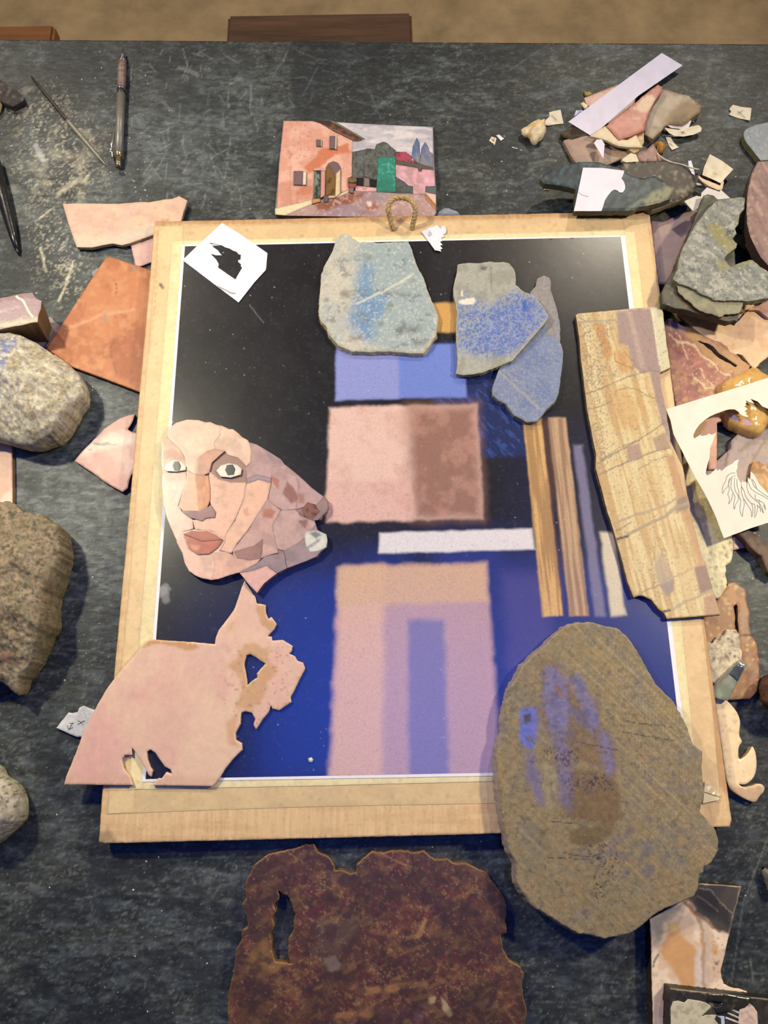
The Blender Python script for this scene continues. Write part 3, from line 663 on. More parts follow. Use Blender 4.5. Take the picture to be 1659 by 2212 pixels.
mp((1060, 500, 1170, 490, 1260, 562, 1285, 640, 1285, 700, 1265, 870, 1150, 880, 1020, 800, 1040, 640), (180, 144, 140), [poly(K('M', 965, 520, 1000, 510, 1050, 580, 1120, 620, 1110, 700, 1060, 640), (164, 98, 74), 2, .9, 2), poly(K('M', 1150, 730, 1185, 630, 1240, 680, 1280, 780, 1220, 820), (134, 82, 72), 2, .85, 3)], seed=7)
mp((1262, 562, 1340, 632, 1400, 690, 1470, 742, 1500, 765, 1440, 830, 1330, 850, 1265, 870, 1285, 700), (178, 142, 140), [poly(K('M', 1280, 730, 1330, 740, 1330, 820, 1280, 820), (158, 102, 84), 2, .8, 2)], seed=8)
mp((1440, 830, 1500, 765, 1530, 787, 1537, 850, 1525, 890, 1490, 918, 1450, 960, 1420, 965, 1330, 930, 1290, 900, 1330, 850), (146, 118, 114), seed=9)
mp((1310, 870, 1360, 808, 1430, 830, 1465, 890, 1410, 950, 1330, 930), (132, 84, 66), [nz(8, (70, 48, 40), .5, .62, .7, 4)], jag=1, seed=10)
mp((1130, 880, 1262, 872, 1300, 930, 1420, 968, 1430, 1000, 1350, 1100, 1280, 1160, 1160, 1225, 1080, 1200, 1060, 1010), (182, 146, 138), [poly(K('M', 1270, 960, 1370, 960, 1340, 1030), (120, 78, 64), 2, .8, 3)], seed=11)
mp((1350, 1090, 1430, 1000, 1447, 1048, 1520, 1082, 1520, 1190, 1466, 1236, 1440, 1272, 1350, 1310, 1240, 1353, 1180, 1373, 1160, 1225, 1280, 1160), (152, 128, 128), seed=12)
mp((1332, 1090, 1350, 1060, 1440, 1050, 1520, 1084, 1530, 1130, 1520, 1195, 1450, 1225, 1380, 1235, 1345, 1180), (196, 194, 180), [poly(K('M', 1370, 1060, 1440, 1055, 1480, 1090, 1430, 1120), (104, 106, 104), 2, .9, 2), line(K('M', 1360, 1200, 1460, 1130), 4, (120, 112, 118), 2, .7)], seed=13)
mp((900, 600, 1045, 640, 1025, 780, 1130, 880, 1060, 1010, 1110, 1240, 1000, 1270, 940, 1300, 820, 1310, 730, 1280, 720, 1220, 860, 1040, 1000, 780), (190, 148, 138), [poly(K('M', 980, 870, 1050, 860, 1095, 890, 1060, 950, 975, 940), (166, 98, 76), 2, .85, 3)], seed=14)
mp((900, 1180, 980, 1120, 975, 1240, 960, 1290, 860, 1305, 760, 1285, 730, 1230), (154, 110, 100), seed=15)
mp((840, 650, 940, 615, 1050, 645, 1015, 790, 930, 920, 860, 1035, 760, 1160, 710, 1245, 610, 1220, 650, 1100, 740, 970, 810, 800), (219, 170, 142), [poly(K('M', 810, 870, 850, 850, 860, 920, 820, 930), (198, 132, 102), 3, .7, 2)], seed=16)
mp((848, 600, 930, 570, 1050, 600, 1048, 642, 940, 618, 840, 655), (152, 128, 132), seed=17)
mp((520, 540, 600, 610, 700, 640, 838, 640, 820, 770, 740, 960, 660, 1090, 660, 1140, 590, 1130, 560, 1060, 400, 1040, 380, 960, 500, 950, 575, 930, 570, 890, 530, 820), (217, 168, 142), seed=18)
mp((128, 558, 325, 565, 330, 640, 290, 740, 255, 840, 290, 890, 380, 958, 388, 1035, 300, 1060, 250, 1150, 190, 1018, 152, 920, 132, 820, 120, 640), (225, 186, 164), [poly(K('M', 130, 560, 300, 560, 300, 620, 200, 640, 130, 600), (200, 150, 132), 6, .6, 3)], seed=19)
mp((242, 1150, 300, 1060, 390, 1040, 560, 1060, 660, 1140, 610, 1225, 690, 1240, 690, 1420, 600, 1464, 540, 1473, 460, 1458, 400, 1433, 350, 1398, 312, 1328, 292, 1245), (223, 178, 156), seed=20)
mp((545, 1235, 690, 1240, 760, 1290, 860, 1306, 960, 1292, 930, 1330, 780, 1408, 700, 1430, 600, 1464, 538, 1473, 566, 1350), (214, 164, 142), seed=21)
mp((780, 1410, 930, 1330, 1000, 1270, 1160, 1240, 1182, 1374, 1100, 1416, 1010, 1352, 900, 1395), (150, 126, 126), seed=22)
mp((780, 1412, 900, 1395, 1010, 1352, 1098, 1418, 990, 1500, 930, 1583, 850, 1500), (212, 160, 146), seed=23)
mp((330, 535, 400, 572, 515, 582, 530, 690, 530, 790, 490, 880, 440, 900, 300, 885, 256, 850, 290, 740, 325, 640), (212, 164, 134), seed=24)
mp((400, 575, 516, 585, 530, 690, 530, 790, 500, 865, 430, 880, 410, 700, 398, 620), (192, 128, 88), [nz(9, (220, 150, 96), .5, .65, .6, 5)], seed=25)
mp((415, 520, 430, 430, 500, 372, 565, 352, 655, 372, 600, 420, 545, 470, 520, 560, 470, 580, 412, 570), (196, 142, 116), seed=26)
mp((285, 885, 360, 880, 440, 885, 500, 860, 535, 830, 578, 890, 570, 940, 495, 945, 460, 970, 360, 940), (148, 106, 106), seed=27)
# simple eye and mouth shapes cut from stone
mp((135, 520, 165, 470, 220, 450, 280, 462, 320, 500, 322, 535, 240, 548, 160, 545), (214, 206, 188), jag=.1, seed=28); mp((205, 500, 222, 462, 262, 462, 282, 500, 268, 540, 225, 542), (72, 74, 72), jag=.1, seed=29)
mp((580, 540, 620, 495, 690, 475, 760, 490, 800, 525, 790, 575, 700, 600, 620, 590), (214, 206, 188), jag=.1, seed=30); mp((655, 535, 672, 492, 722, 488, 745, 525, 732, 575, 680, 580), (70, 72, 70), jag=.1, seed=31)
mp((300, 1080, 370, 1050, 430, 1060, 500, 1055, 570, 1085, 640, 1130, 460, 1142), (176, 100, 78), jag=.3, seed=32); mp((305, 1085, 460, 1145, 640, 1132, 590, 1200, 520, 1250, 420, 1255, 345, 1200), (190, 104, 80), [poly(K('M', 360, 1170, 440, 1180, 430, 1220, 370, 1210), (220, 150, 130), 3, .6, 3)], jag=.3, seed=33)
PLACED.append(([P3(x, y, ZP+.007)[:2] for x, y in MO], [], _mz[0]+.0002))
# ================================================================ stones and papers lying on the print
MSt = mat('matt_stone', None, rough=.6, spec=.4, bump=.35, bs=420, amt=.14, ns=380)
MSp = mat('polished_stone', None, rough=.45, spec=.35, bump=.06, bs=160, amt=.08, ns=200)
MRk = mat('rough_stone', None, rough=.8, spec=.3, bump=1.0, bs=200, amt=.42, ns=190)
MPa = mat('cut_paper', None, rough=.65, spec=.3, bump=.05, bs=90, amt=.03, ns=60)
MInk = mat('pencil_grey', (120, 116, 116), rough=.7, bump=0, amt=.1)
MInkD = mat('pen_dark', (58, 60, 66), rough=.6, bump=0, amt=.1)
PK = (212, 168, 146)
sheet = K('N', 600, 366, 740, 378, 870, 385, 995, 398, 1000, 360, 1020, 310, 1060, 260, 1110, 190, 1140, 110, 1155, 60, 1175, 12, 1200, 50, 1240, 110, 1248, 150, 1275, 152, 1303, 160, 1305, 210, 1320, 245, 1340, 232, 1370, 275, 1355, 305, 1315, 350, 1340, 352, 1342, 375, 1405, 372, 1440, 390, 1468, 408, 1460, 440, 1445, 455, 1480, 470, 1500, 500, 1530, 510, 1543, 545, 1520, 590, 1490, 650, 1455, 720, 1460, 750, 1420, 775, 1385, 800, 1345, 790, 1337, 770, 1320, 812, 1280, 860, 1245, 915, 1230, 890, 1240, 850, 1220, 815, 1180, 805, 1155, 815, 1150, 850, 1150, 880, 1120, 940, 1125, 980, 1160, 1000, 1160, 1040, 1110, 1090, 1060, 1150, 1030, 1200, 1000, 1242, 978, 1262,
          618, 1255, 650, 1212, 672, 1212, 700, 1175, 735, 1187, 725, 1160, 690, 1140, 660, 1100, 635, 1060, 605, 1038, 580, 1050, 586, 1100, 600, 1140, 616, 1165, 607, 1203, 590, 1190, 570, 1150, 540, 1100, 510, 1050, 490, 1028, 490, 1072, 447, 1072, 430, 1095, 440, 1150, 480, 1200, 498, 1255, 280, 1253, 78, 1250, 90, 1205, 120, 1130, 150, 1060, 185, 960, 230, 860, 290, 750, 350, 650, 430, 550, 500, 475, 560, 405)
hole = K('N', 1185, 465, 1210, 458, 1240, 475, 1270, 495, 1303, 515, 1270, 550, 1250, 575, 1255, 600, 1220, 620, 1192, 648, 1185, 580, 1172, 520)
OC = (190, 142, 84)
slab('cut_stone_sheet', sheet, .0032, MSp, PK,
     [nz(120, (220, 182, 150), .4, .7, .8, 2), nz(60, (214, 160, 144), .5, .75, .7, 6), poly(K('N', 80, 1260, 290, 760, 420, 900, 300, 1260), (214, 156, 146), 30, .7, 10),
      poly(K('N', 555, 395, 620, 362, 760, 375, 890, 395, 900, 425, 820, 440, 780, 420, 680, 395, 600, 405, 555, 425), (188, 134, 78), 2, .9, 3, 8),
      poly(K('N', 1060, 520, 1140, 470, 1180, 390, 1240, 380, 1290, 420, 1330, 420, 1310, 480, 1380, 560, 1320, 620, 1300, 720, 1220, 800, 1110, 790, 1150, 700, 1150, 600), OC, 6, .75, 7, 14),
      poly(K('N', 1240, 160, 1300, 160, 1310, 240, 1370, 270, 1340, 320, 1280, 280), OC, 3, .85, 4, 10), poly(K('N', 1060, 870, 1140, 810, 1120, 940, 1150, 1030, 1080, 1010), (196, 146, 100), 6, .7, 4),
      poly(K('N', 1080, 280, 1130, 240, 1110, 320, 1060, 330), (200, 150, 100), 5, .5, 4), nz(5, (150, 104, 74), .66, .75, .5, 9, 1, 1, 0, 4, (K('N', 1060, 380, 1540, 380, 1540, 800, 1060, 1040), 30)),
      poly(K('N', 78, 1250, 1000, 1262, 1030, 1205, 95, 1190), (200, 152, 124), 8, .4), nz(12, (196, 150, 136), .60, .78, .25, 12)],
     'large thin pink stone sheet with cut holes, overhanging the lower left board corner', 'stone', holes=[hole], jag=.8, seed=8, step=5, seg=3, side=(206, 166, 124), edge=(226, 192, 150), ring=1.6)
BL = (172, 168, 154)
A_ = K('U', 300, 93, 330, 105, 345, 130, 380, 140, 440, 142, 480, 150, 560, 145, 620, 142, 672, 142, 690, 190, 720, 280, 760, 360, 790, 450, 830, 540, 848, 600, 840, 650, 835, 700, 800, 760, 760, 805, 700, 808, 640, 802, 560, 795, 440, 800, 330, 795, 250, 760, 200, 700, 180, 650, 145, 612, 133, 580, 140, 460, 150, 340, 175, 270, 220, 190, 235, 130, 265, 98)
slab('blue_grey_stone', A_, .0062, MSt, (164, 166, 158),
     [nz(40, (188, 178, 158), .4, .62, .8, 2), poly(K('U', 330, 100, 700, 140, 840, 600, 780, 780, 420, 790, 340, 560, 360, 250), (138, 156, 158), 22, .85, 14),
      poly(K('U', 370, 270, 460, 300, 470, 420, 560, 480, 480, 620, 470, 720, 340, 700, 310, 600, 360, 480), (84, 130, 174), 16, .7, 10), nz(7, (70, 116, 176), .52, .66, .5, 3, 1, 1, 0, 4, (K('U', 330, 480, 520, 500, 460, 740, 300, 720), 14)),
      nz(12, (104, 104, 96), .60, .76, .6, 7, 1.4, .9), line(K('U', 360, 515, 480, 455, 600, 400, 700, 335), 2.2, (200, 196, 170), 2, .9, 3), nz(3, (205, 200, 184), .58, .7, .5, 8)]
     + [poly(K('U', *p), (92, 90, 80), 8, .6, 6, 8) for p in ((270, 440, 330, 440, 320, 480, 270, 475), (410, 225, 445, 225, 440, 250, 415, 250), (600, 660, 740, 640, 740, 680, 620, 690), (700, 735, 780, 735, 775, 765, 700, 765), (590, 445, 665, 450, 650, 475, 600, 465), (320, 710, 400, 705, 390, 730, 330, 735))],
     'pale blue grey stone slab with a thin white vein, on the print near the twine', 'stone', jag=1.8, seed=11, step=3.2, seg=3, side=(186, 170, 132), edge=(196, 184, 148), ring=2.5, bevel=.001, relief=.0003, bot=1.15)
C_ = K('U', 1440, 362, 1480, 342, 1512, 357, 1522, 380, 1520, 430, 1550, 520, 1575, 620, 1578, 740, 1597, 800, 1585, 920, 1568, 1050, 1545, 1100, 1500, 1140, 1440, 1215, 1380, 1222, 1300, 1180, 1250, 1110, 1205, 1090, 1172, 1058, 1172, 1020, 1200, 930, 1230, 850, 1310, 720, 1400, 620, 1400, 440, 1428, 410)
slab('slate_blue_stone', C_, .0058, MSt, (112, 124, 156),
     [nz(30, (94, 108, 150), .4, .6, .7, 2), poly(K('U', 1390, 340, 1540, 340, 1580, 740, 1500, 700, 1480, 560, 1400, 500), (136, 126, 118), 10, .95, 8, 12), nz(3, (150, 152, 158), .56, .68, .5, 4),
      line(K('U', 1215, 925, 1320, 1020, 1440, 1130), 2, (148, 146, 138), 3, .8, 2), line(K('U', 1240, 905, 1400, 1050, 1460, 1150), 1, (148, 146, 138), 2, .5, 2), vein(14, (150, 158, 176), .03, .3, 8, .3, 3, .15)],
     'slate blue stone slab with a knobbed top, tucked under the deep blue speckled slab', 'stone', jag=1.4, seed=12, step=3.4, seg=3, side=(128, 124, 104), edge=(150, 150, 130), ring=1.8, bevel=.0008)
B_ = K('U', 965, 278, 1000, 272, 1060, 268, 1100, 270, 1150, 262, 1220, 262, 1270, 270, 1300, 300, 1312, 350, 1312, 400, 1360, 440, 1420, 460, 1450, 500, 1480, 540, 1505, 588, 1490, 620, 1440, 680, 1370, 760, 1290, 850, 1220, 880, 1150, 910, 1060, 935, 1000, 938, 957, 930, 965, 850, 960, 780, 955, 700, 960, 560, 940, 450, 940, 420, 955, 350)
slab('blue_speckled_stone', B_, .0064, MSt, (158, 156, 142),
     [nz(20, (136, 134, 118), .45, .65, .7, 2), nz(2.6, (70, 100, 176), .40, .56, .9, 4, 1, 1.2, .5, 3, (K('U', 940, 560, 1010, 470, 1160, 520, 1280, 440, 1420, 440, 1520, 590, 1300, 820, 1130, 840, 960, 780), 16)),
      poly(K('U', 1150, 560, 1300, 500, 1430, 490, 1500, 590, 1330, 800, 1180, 810, 1060, 740), (62, 88, 178), 18, .4, 10),
      nz(2.4, (132, 150, 176), .54, .66, .8, 9, 1, 1.3, .4, 3, (K('U', 940, 500, 1500, 470, 1500, 600, 1250, 820, 960, 820), 14)), poly(K('U', 1350, 500, 1370, 495, 1385, 540, 1365, 565, 1348, 540), (30, 84, 168), 2, .8, 2),
      poly(K('U', 970, 495, 1060, 475, 1070, 495, 1060, 515, 1000, 522, 972, 512), (220, 204, 184), 1, 1, 2, 5), poly(K('U', 985, 435, 995, 435, 995, 468, 985, 468), (214, 204, 186), 1, 1), poly(K('U', 1100, 290, 1140, 290, 1130, 315, 1105, 310), (80, 76, 66), 3, .8, 3), line(K('U', 1160, 300, 1165, 400, 1170, 450), 1, (100, 96, 84), 1.5, .5, 3)],
     'deep blue speckled stone slab with a grey top, leaning on the slate blue slab', 'stone', z=ZP+.0013, jag=1.6, seed=13, step=2.6, seg=3, side=(160, 150, 106), edge=(190, 184, 150), ring=2.2, bevel=.0008, tilt=(.0060/165, 0, 985, 700))
# striped slab
CR = (208, 178, 128)
ST = K('V', 135, 125, 150, 113, 330, 96, 520, 78, 700, 64, 712, 80, 740, 320, 765, 470, 730, 490, 695, 506, 700, 590, 715, 660, 735, 750, 745, 830, 760, 900, 765, 980, 800, 1110, 830, 1220, 848, 1290, 868, 1294, 880, 1330, 895, 1390, 893, 1420, 920, 1530, 960, 1680, 1000, 1790, 1050, 1960, 1098, 2112, 970, 2122, 740, 2140, 722, 2105, 680, 2070, 640, 2015, 590, 1990, 560, 1985, 520, 1998, 480, 1900, 450, 1780, 410, 1640, 370, 1500, 345, 1430, 320, 1330, 280, 1185, 268, 1140, 270, 1050, 240, 900, 210, 740, 195, 620, 170, 420, 160, 280)
gry = (122, 108, 98)
slab('striped_stone', ST, .0052, MSp, (196, 168, 116),
     [nz(60, (180, 142, 86), .4, .6, .8, 2, .18, 2.5, -.27), nz(44, (206, 186, 136), .45, .62, .8, 5, .16, 3, -.27),
      poly(K('V', 400, 100, 530, 85, 640, 78, 705, 480, 745, 800, 760, 980, 700, 830, 665, 680, 630, 500, 570, 510, 520, 470, 480, 330, 415, 320), (150, 124, 120), 4, .95, 4, 30),
      poly(K('V', 470, 90, 500, 90, 600, 480, 560, 470), (178, 150, 136), 4, .7), poly(K('V', 630, 74, 712, 66, 768, 470, 700, 505), (194, 186, 148), 3, 1, 2), line(K('V', 640, 90, 690, 450), 2, (218, 200, 178), 2, .6),
      poly(K('V', 262, 180, 330, 185, 350, 260, 380, 390, 350, 410, 320, 400, 285, 290), (186, 128, 58), 4, .85, 5), poly(K('V', 400, 370, 470, 380, 480, 500, 430, 520, 390, 430), (190, 136, 66), 4, .6, 5, 8), poly(K('V', 380, 640, 470, 600, 560, 720, 530, 900, 420, 860, 380, 760), (188, 140, 72), 12, .6, 8),
      poly(K('V', 470, 1000, 555, 975, 575, 1070, 480, 1100), (156, 124, 112), 3, .9), poly(K('V', 640, 940, 740, 900, 760, 1000, 670, 1030), (150, 118, 104), 4, .8), poly(K('V', 740, 1050, 790, 1050, 860, 1290, 1000, 1790, 970, 1820, 900, 1600, 830, 1400, 780, 1250), (176, 126, 84), 5, .8, 3),
      poly(K('V', 800, 1350, 880, 1320, 895, 1400, 800, 1440), (128, 104, 92), 4, .85), poly(K('V', 918, 1800, 1005, 1780, 1052, 1950, 962, 1985), (134, 100, 92), 3, .95), poly(K('V', 980, 2000, 1060, 1970, 1100, 2115, 1000, 2120), (170, 126, 98), 3, .9),
      poly(K('V', 640, 1800, 700, 1690, 730, 1780, 780, 1880, 780, 1960, 740, 2000, 690, 1900), (158, 138, 122), 6, .7, 6), poly(K('V', 690, 1910, 780, 1880, 785, 1950, 740, 1995), (140, 120, 122), 3, .8, 3), line(K('V', 660, 1600, 700, 1610, 730, 1700, 760, 1830, 790, 1900, 750, 2010), 1, (160, 120, 80), 2, .6, 3), line(K('V', 665, 1620, 640, 1800, 660, 1900), 1, (160, 120, 80), 2, .6, 3),
      nz(2.0, (112, 104, 98), .56, .64, .75, 21, .8, 1.5, .3, 4, (K('V', 140, 120, 400, 150, 330, 420, 330, 900, 380, 1100, 300, 1180, 240, 900, 190, 600), 16)),
      nz(2.2, (116, 106, 98), .62, .70, .6, 22, 1, 1.2, .3, 4, (K('V', 380, 430, 640, 480, 500, 520, 300, 620, 200, 640, 200, 520), 10)), nz(2.2, (120, 108, 98), .66, .72, .6, 23, 1, 1.2)]
     + [line(K('V', *p), w, c, 1.2, .85, 2, 10) for p, w, c in (
         ((205, 650, 330, 600, 450, 545, 560, 510, 640, 490, 700, 500), 1.2, gry), ((280, 1110, 400, 1040, 540, 960, 620, 910, 740, 830), 1.4, gry), ((300, 1090, 450, 990, 560, 955), 1.0, gry), ((290, 1185, 400, 1130, 540, 1080, 650, 1030, 760, 1005), 1.6, gry), ((550, 1150, 640, 1095, 750, 1060), .8, gry),
         ((390, 1510, 500, 1460, 640, 1420, 760, 1370, 850, 1300), 4.0, (160, 140, 114)), ((400, 1560, 440, 1535, 500, 1500), 1.6, gry), ((405, 1620, 520, 1560, 640, 1500, 720, 1465, 800, 1400, 880, 1370), 6, (150, 132, 110)), ((405, 1610, 480, 1590), 3, (50, 42, 36)),
         ((400, 660, 400, 630, 470, 608, 550, 620, 600, 660, 660, 675, 672, 650), 1, (150, 110, 70)), ((390, 365, 395, 430, 440, 450, 510, 475, 525, 440, 460, 370), 1, (150, 110, 70)), ((790, 1860, 860, 1830, 950, 1780), 2.2, (176, 144, 100)), ((530, 1990, 600, 1950, 690, 1915), 1.8, (140, 120, 100)),
         ((700, 2100, 770, 2085, 850, 2030, 940, 1995, 1040, 1950), 5, (162, 144, 118)), ((705, 2095, 760, 2085), 3.5, (50, 42, 36)), ((215, 750, 300, 730, 380, 690), 1, gry), ((160, 175, 270, 165, 390, 155), 3, (150, 138, 118)))],
     'long striped cream and mauve stone slab lying down the right side of the print', 'stone', z=ZP+.0013, jag=.7, seed=14, step=2.6, seg=3, side=(96, 76, 56), edge=(190, 156, 112), ring=1.4, bevel=.0006)
# oval slab
MOv = mat('sawn_stone', None, rough=.62, spec=.4, bump=.4, bs=300, amt=.24, ns=240, st=(1, 1, 1), speck=((84, 76, 66), 190, .60, .5))
OL = (130, 112, 76)
pur = (110, 104, 150)
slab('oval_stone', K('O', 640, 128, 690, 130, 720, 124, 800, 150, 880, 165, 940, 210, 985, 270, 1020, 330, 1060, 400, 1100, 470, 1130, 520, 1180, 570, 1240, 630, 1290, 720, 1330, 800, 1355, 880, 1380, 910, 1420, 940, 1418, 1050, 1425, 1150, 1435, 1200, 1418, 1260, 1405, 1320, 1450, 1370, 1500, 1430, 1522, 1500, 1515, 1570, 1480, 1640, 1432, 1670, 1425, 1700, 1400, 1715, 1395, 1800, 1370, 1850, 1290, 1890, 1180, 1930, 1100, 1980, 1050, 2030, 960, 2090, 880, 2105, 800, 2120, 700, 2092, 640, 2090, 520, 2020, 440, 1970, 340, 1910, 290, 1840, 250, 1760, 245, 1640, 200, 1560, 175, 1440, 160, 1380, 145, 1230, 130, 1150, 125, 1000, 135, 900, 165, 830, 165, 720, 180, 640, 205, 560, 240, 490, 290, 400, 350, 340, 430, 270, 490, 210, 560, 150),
     .0135, MOv, OL, [nz(60, (118, 108, 88), .4, .65, .8, 2), nz(30, (140, 114, 70), .5, .7, .7, 5),
      nz(20, (152, 130, 92), .50, .70, .45, 6, .10, 6, -.80), nz(30, (168, 148, 104), .56, .68, .5, 41, .06, 8, -.80, 4, (K('O', 850, 100, 1100, 300, 1540, 900, 1540, 1700, 1100, 1500, 900, 900), 60)), nz(9, (104, 94, 70), .54, .74, .45, 7, .16, 8, -.80), nz(14, (104, 96, 92), .60, .74, .4, 31),
      poly(K('O', 620, 1060, 850, 1090, 915, 1220, 905, 1370, 820, 1420, 700, 1380, 540, 1340, 540, 1200, 560, 1000), (104, 74, 40), 8, .7, 9), poly(K('O', 580, 1430, 860, 1400, 840, 1480, 720, 1540, 590, 1520), (100, 80, 40), 6, .8, 5), poly(K('O', 390, 1430, 450, 1430, 400, 1530), (96, 78, 42), 5, .7, 4), poly(K('O', 420, 1000, 500, 1010, 500, 1200, 480, 1330, 410, 1290, 400, 1150), (142, 128, 92), 10, .8, 8),
      poly(K('O', 405, 360, 500, 385, 560, 470, 600, 560, 700, 620, 760, 640, 790, 780, 870, 900, 880, 1080, 600, 980, 460, 850, 400, 700, 405, 500), (112, 80, 44), 8, .6, 8),
      poly(K('O', 425, 395, 500, 405, 548, 480, 575, 600, 590, 760, 545, 850, 470, 820, 418, 700, 425, 520), pur, 9, .9, 9, 30), poly(K('O', 480, 540, 520, 530, 550, 600, 510, 610), (120, 78, 50), 4, .7, 3),
      poly(K('O', 610, 470, 640, 460, 665, 500, 700, 590, 755, 640, 768, 760, 745, 830, 705, 800, 690, 690, 610, 570), (108, 102, 152), 8, .85, 9, 30), poly(K('O', 275, 690, 320, 655, 375, 670, 390, 720, 380, 830, 350, 930, 300, 915, 268, 830), (84, 98, 186), 7, .95, 6, 20),  # last, brighter blue patch is a specular glint painted into the colour
      poly(K('O', 310, 940, 375, 950, 390, 1060, 395, 1180, 420, 1280, 370, 1250, 320, 1110), (100, 94, 142), 10, .8, 10, 30), poly(K('O', 780, 800, 825, 830, 855, 930, 860, 1080, 838, 1120, 790, 1050, 765, 950), (108, 100, 144), 9, .8, 9, 30), poly(K('O', 460, 820, 560, 850, 600, 950, 600, 1180, 580, 1320, 520, 1250, 500, 1010), (106, 96, 138), 9, .8, 7),
      nz(7, (118, 96, 92), .5, .66, .6, 50, 1, 1, 0, 4, (K('O', 280, 400, 560, 390, 780, 640, 870, 1100, 560, 1340, 320, 1200), 20)), nz(16, (74, 76, 130), .5, .7, .5, 51, 1, 1, 0, 4, (K('O', 400, 390, 560, 390, 780, 640, 780, 900, 420, 800), 10)),
      nz(3, (70, 44, 50), .52, .60, .9, 12, 1, 1, 0, 4, (K('O', 420, 930, 640, 930, 640, 1000, 560, 1040, 430, 990), 10)), nz(4, (58, 44, 60), .58, .64, .9, 13, 1, 1, 0, 4, (K('O', 530, 1080, 830, 1070, 880, 1200, 560, 1200), 10)),
      nz(4, (66, 44, 52), .62, .68, .9, 14, 1, 1, 0, 4, (K('O', 680, 1480, 900, 1500, 900, 1680, 760, 1940, 700, 1700), 10)), nz(13, (98, 92, 98), .54, .68, .7, 15, 1, 1, 0, 4, (K('O', 780, 1430, 1200, 1340, 1400, 1500, 1250, 1700, 950, 1750, 760, 1700), 20)),
      nz(13, (104, 92, 98), .54, .68, .6, 16, 1, 1, 0, 4, (K('O', 1050, 950, 1400, 900, 1420, 1060, 1250, 1280, 1080, 1280), 20)), poly(K('O', 295, 710, 340, 705, 338, 750, 300, 760), (60, 48, 36), 2, .8, 2, 5)]
      + [line(K('O', *p), .8, (52, 50, 62), 1.4, .9, 2) for p in ((630, 882, 760, 905, 880, 930), (920, 745, 1060, 770, 1180, 780), (915, 818, 1080, 845, 1240, 875), (470, 1385, 640, 1388), (530, 1575, 660, 1595, 780, 1612), (450, 1610, 700, 1615))]
      + [line([(x, y), (x+L*.72, y+L*.70)], .5, (170, 150, 106), 1.3, .5) for x, y, L in ((1200, 1390, 330), (1260, 1420, 230), (1320, 1450, 200), (1300, 1520, 220), (1240, 1350, 150), (1290, 1380, 130), (1380, 1520, 150), (1330, 1600, 220), (1400, 1700, 120))],
     'large oval olive brown stone slab with purple blue stains and a painted blue glint, covering the lower right board corner', 'stone', jag=2.0, seed=15, step=3.2, seg=4, side=(156, 140, 138), edge=(156, 138, 116), ring=2.2, bevel=.001, bot=1.15)
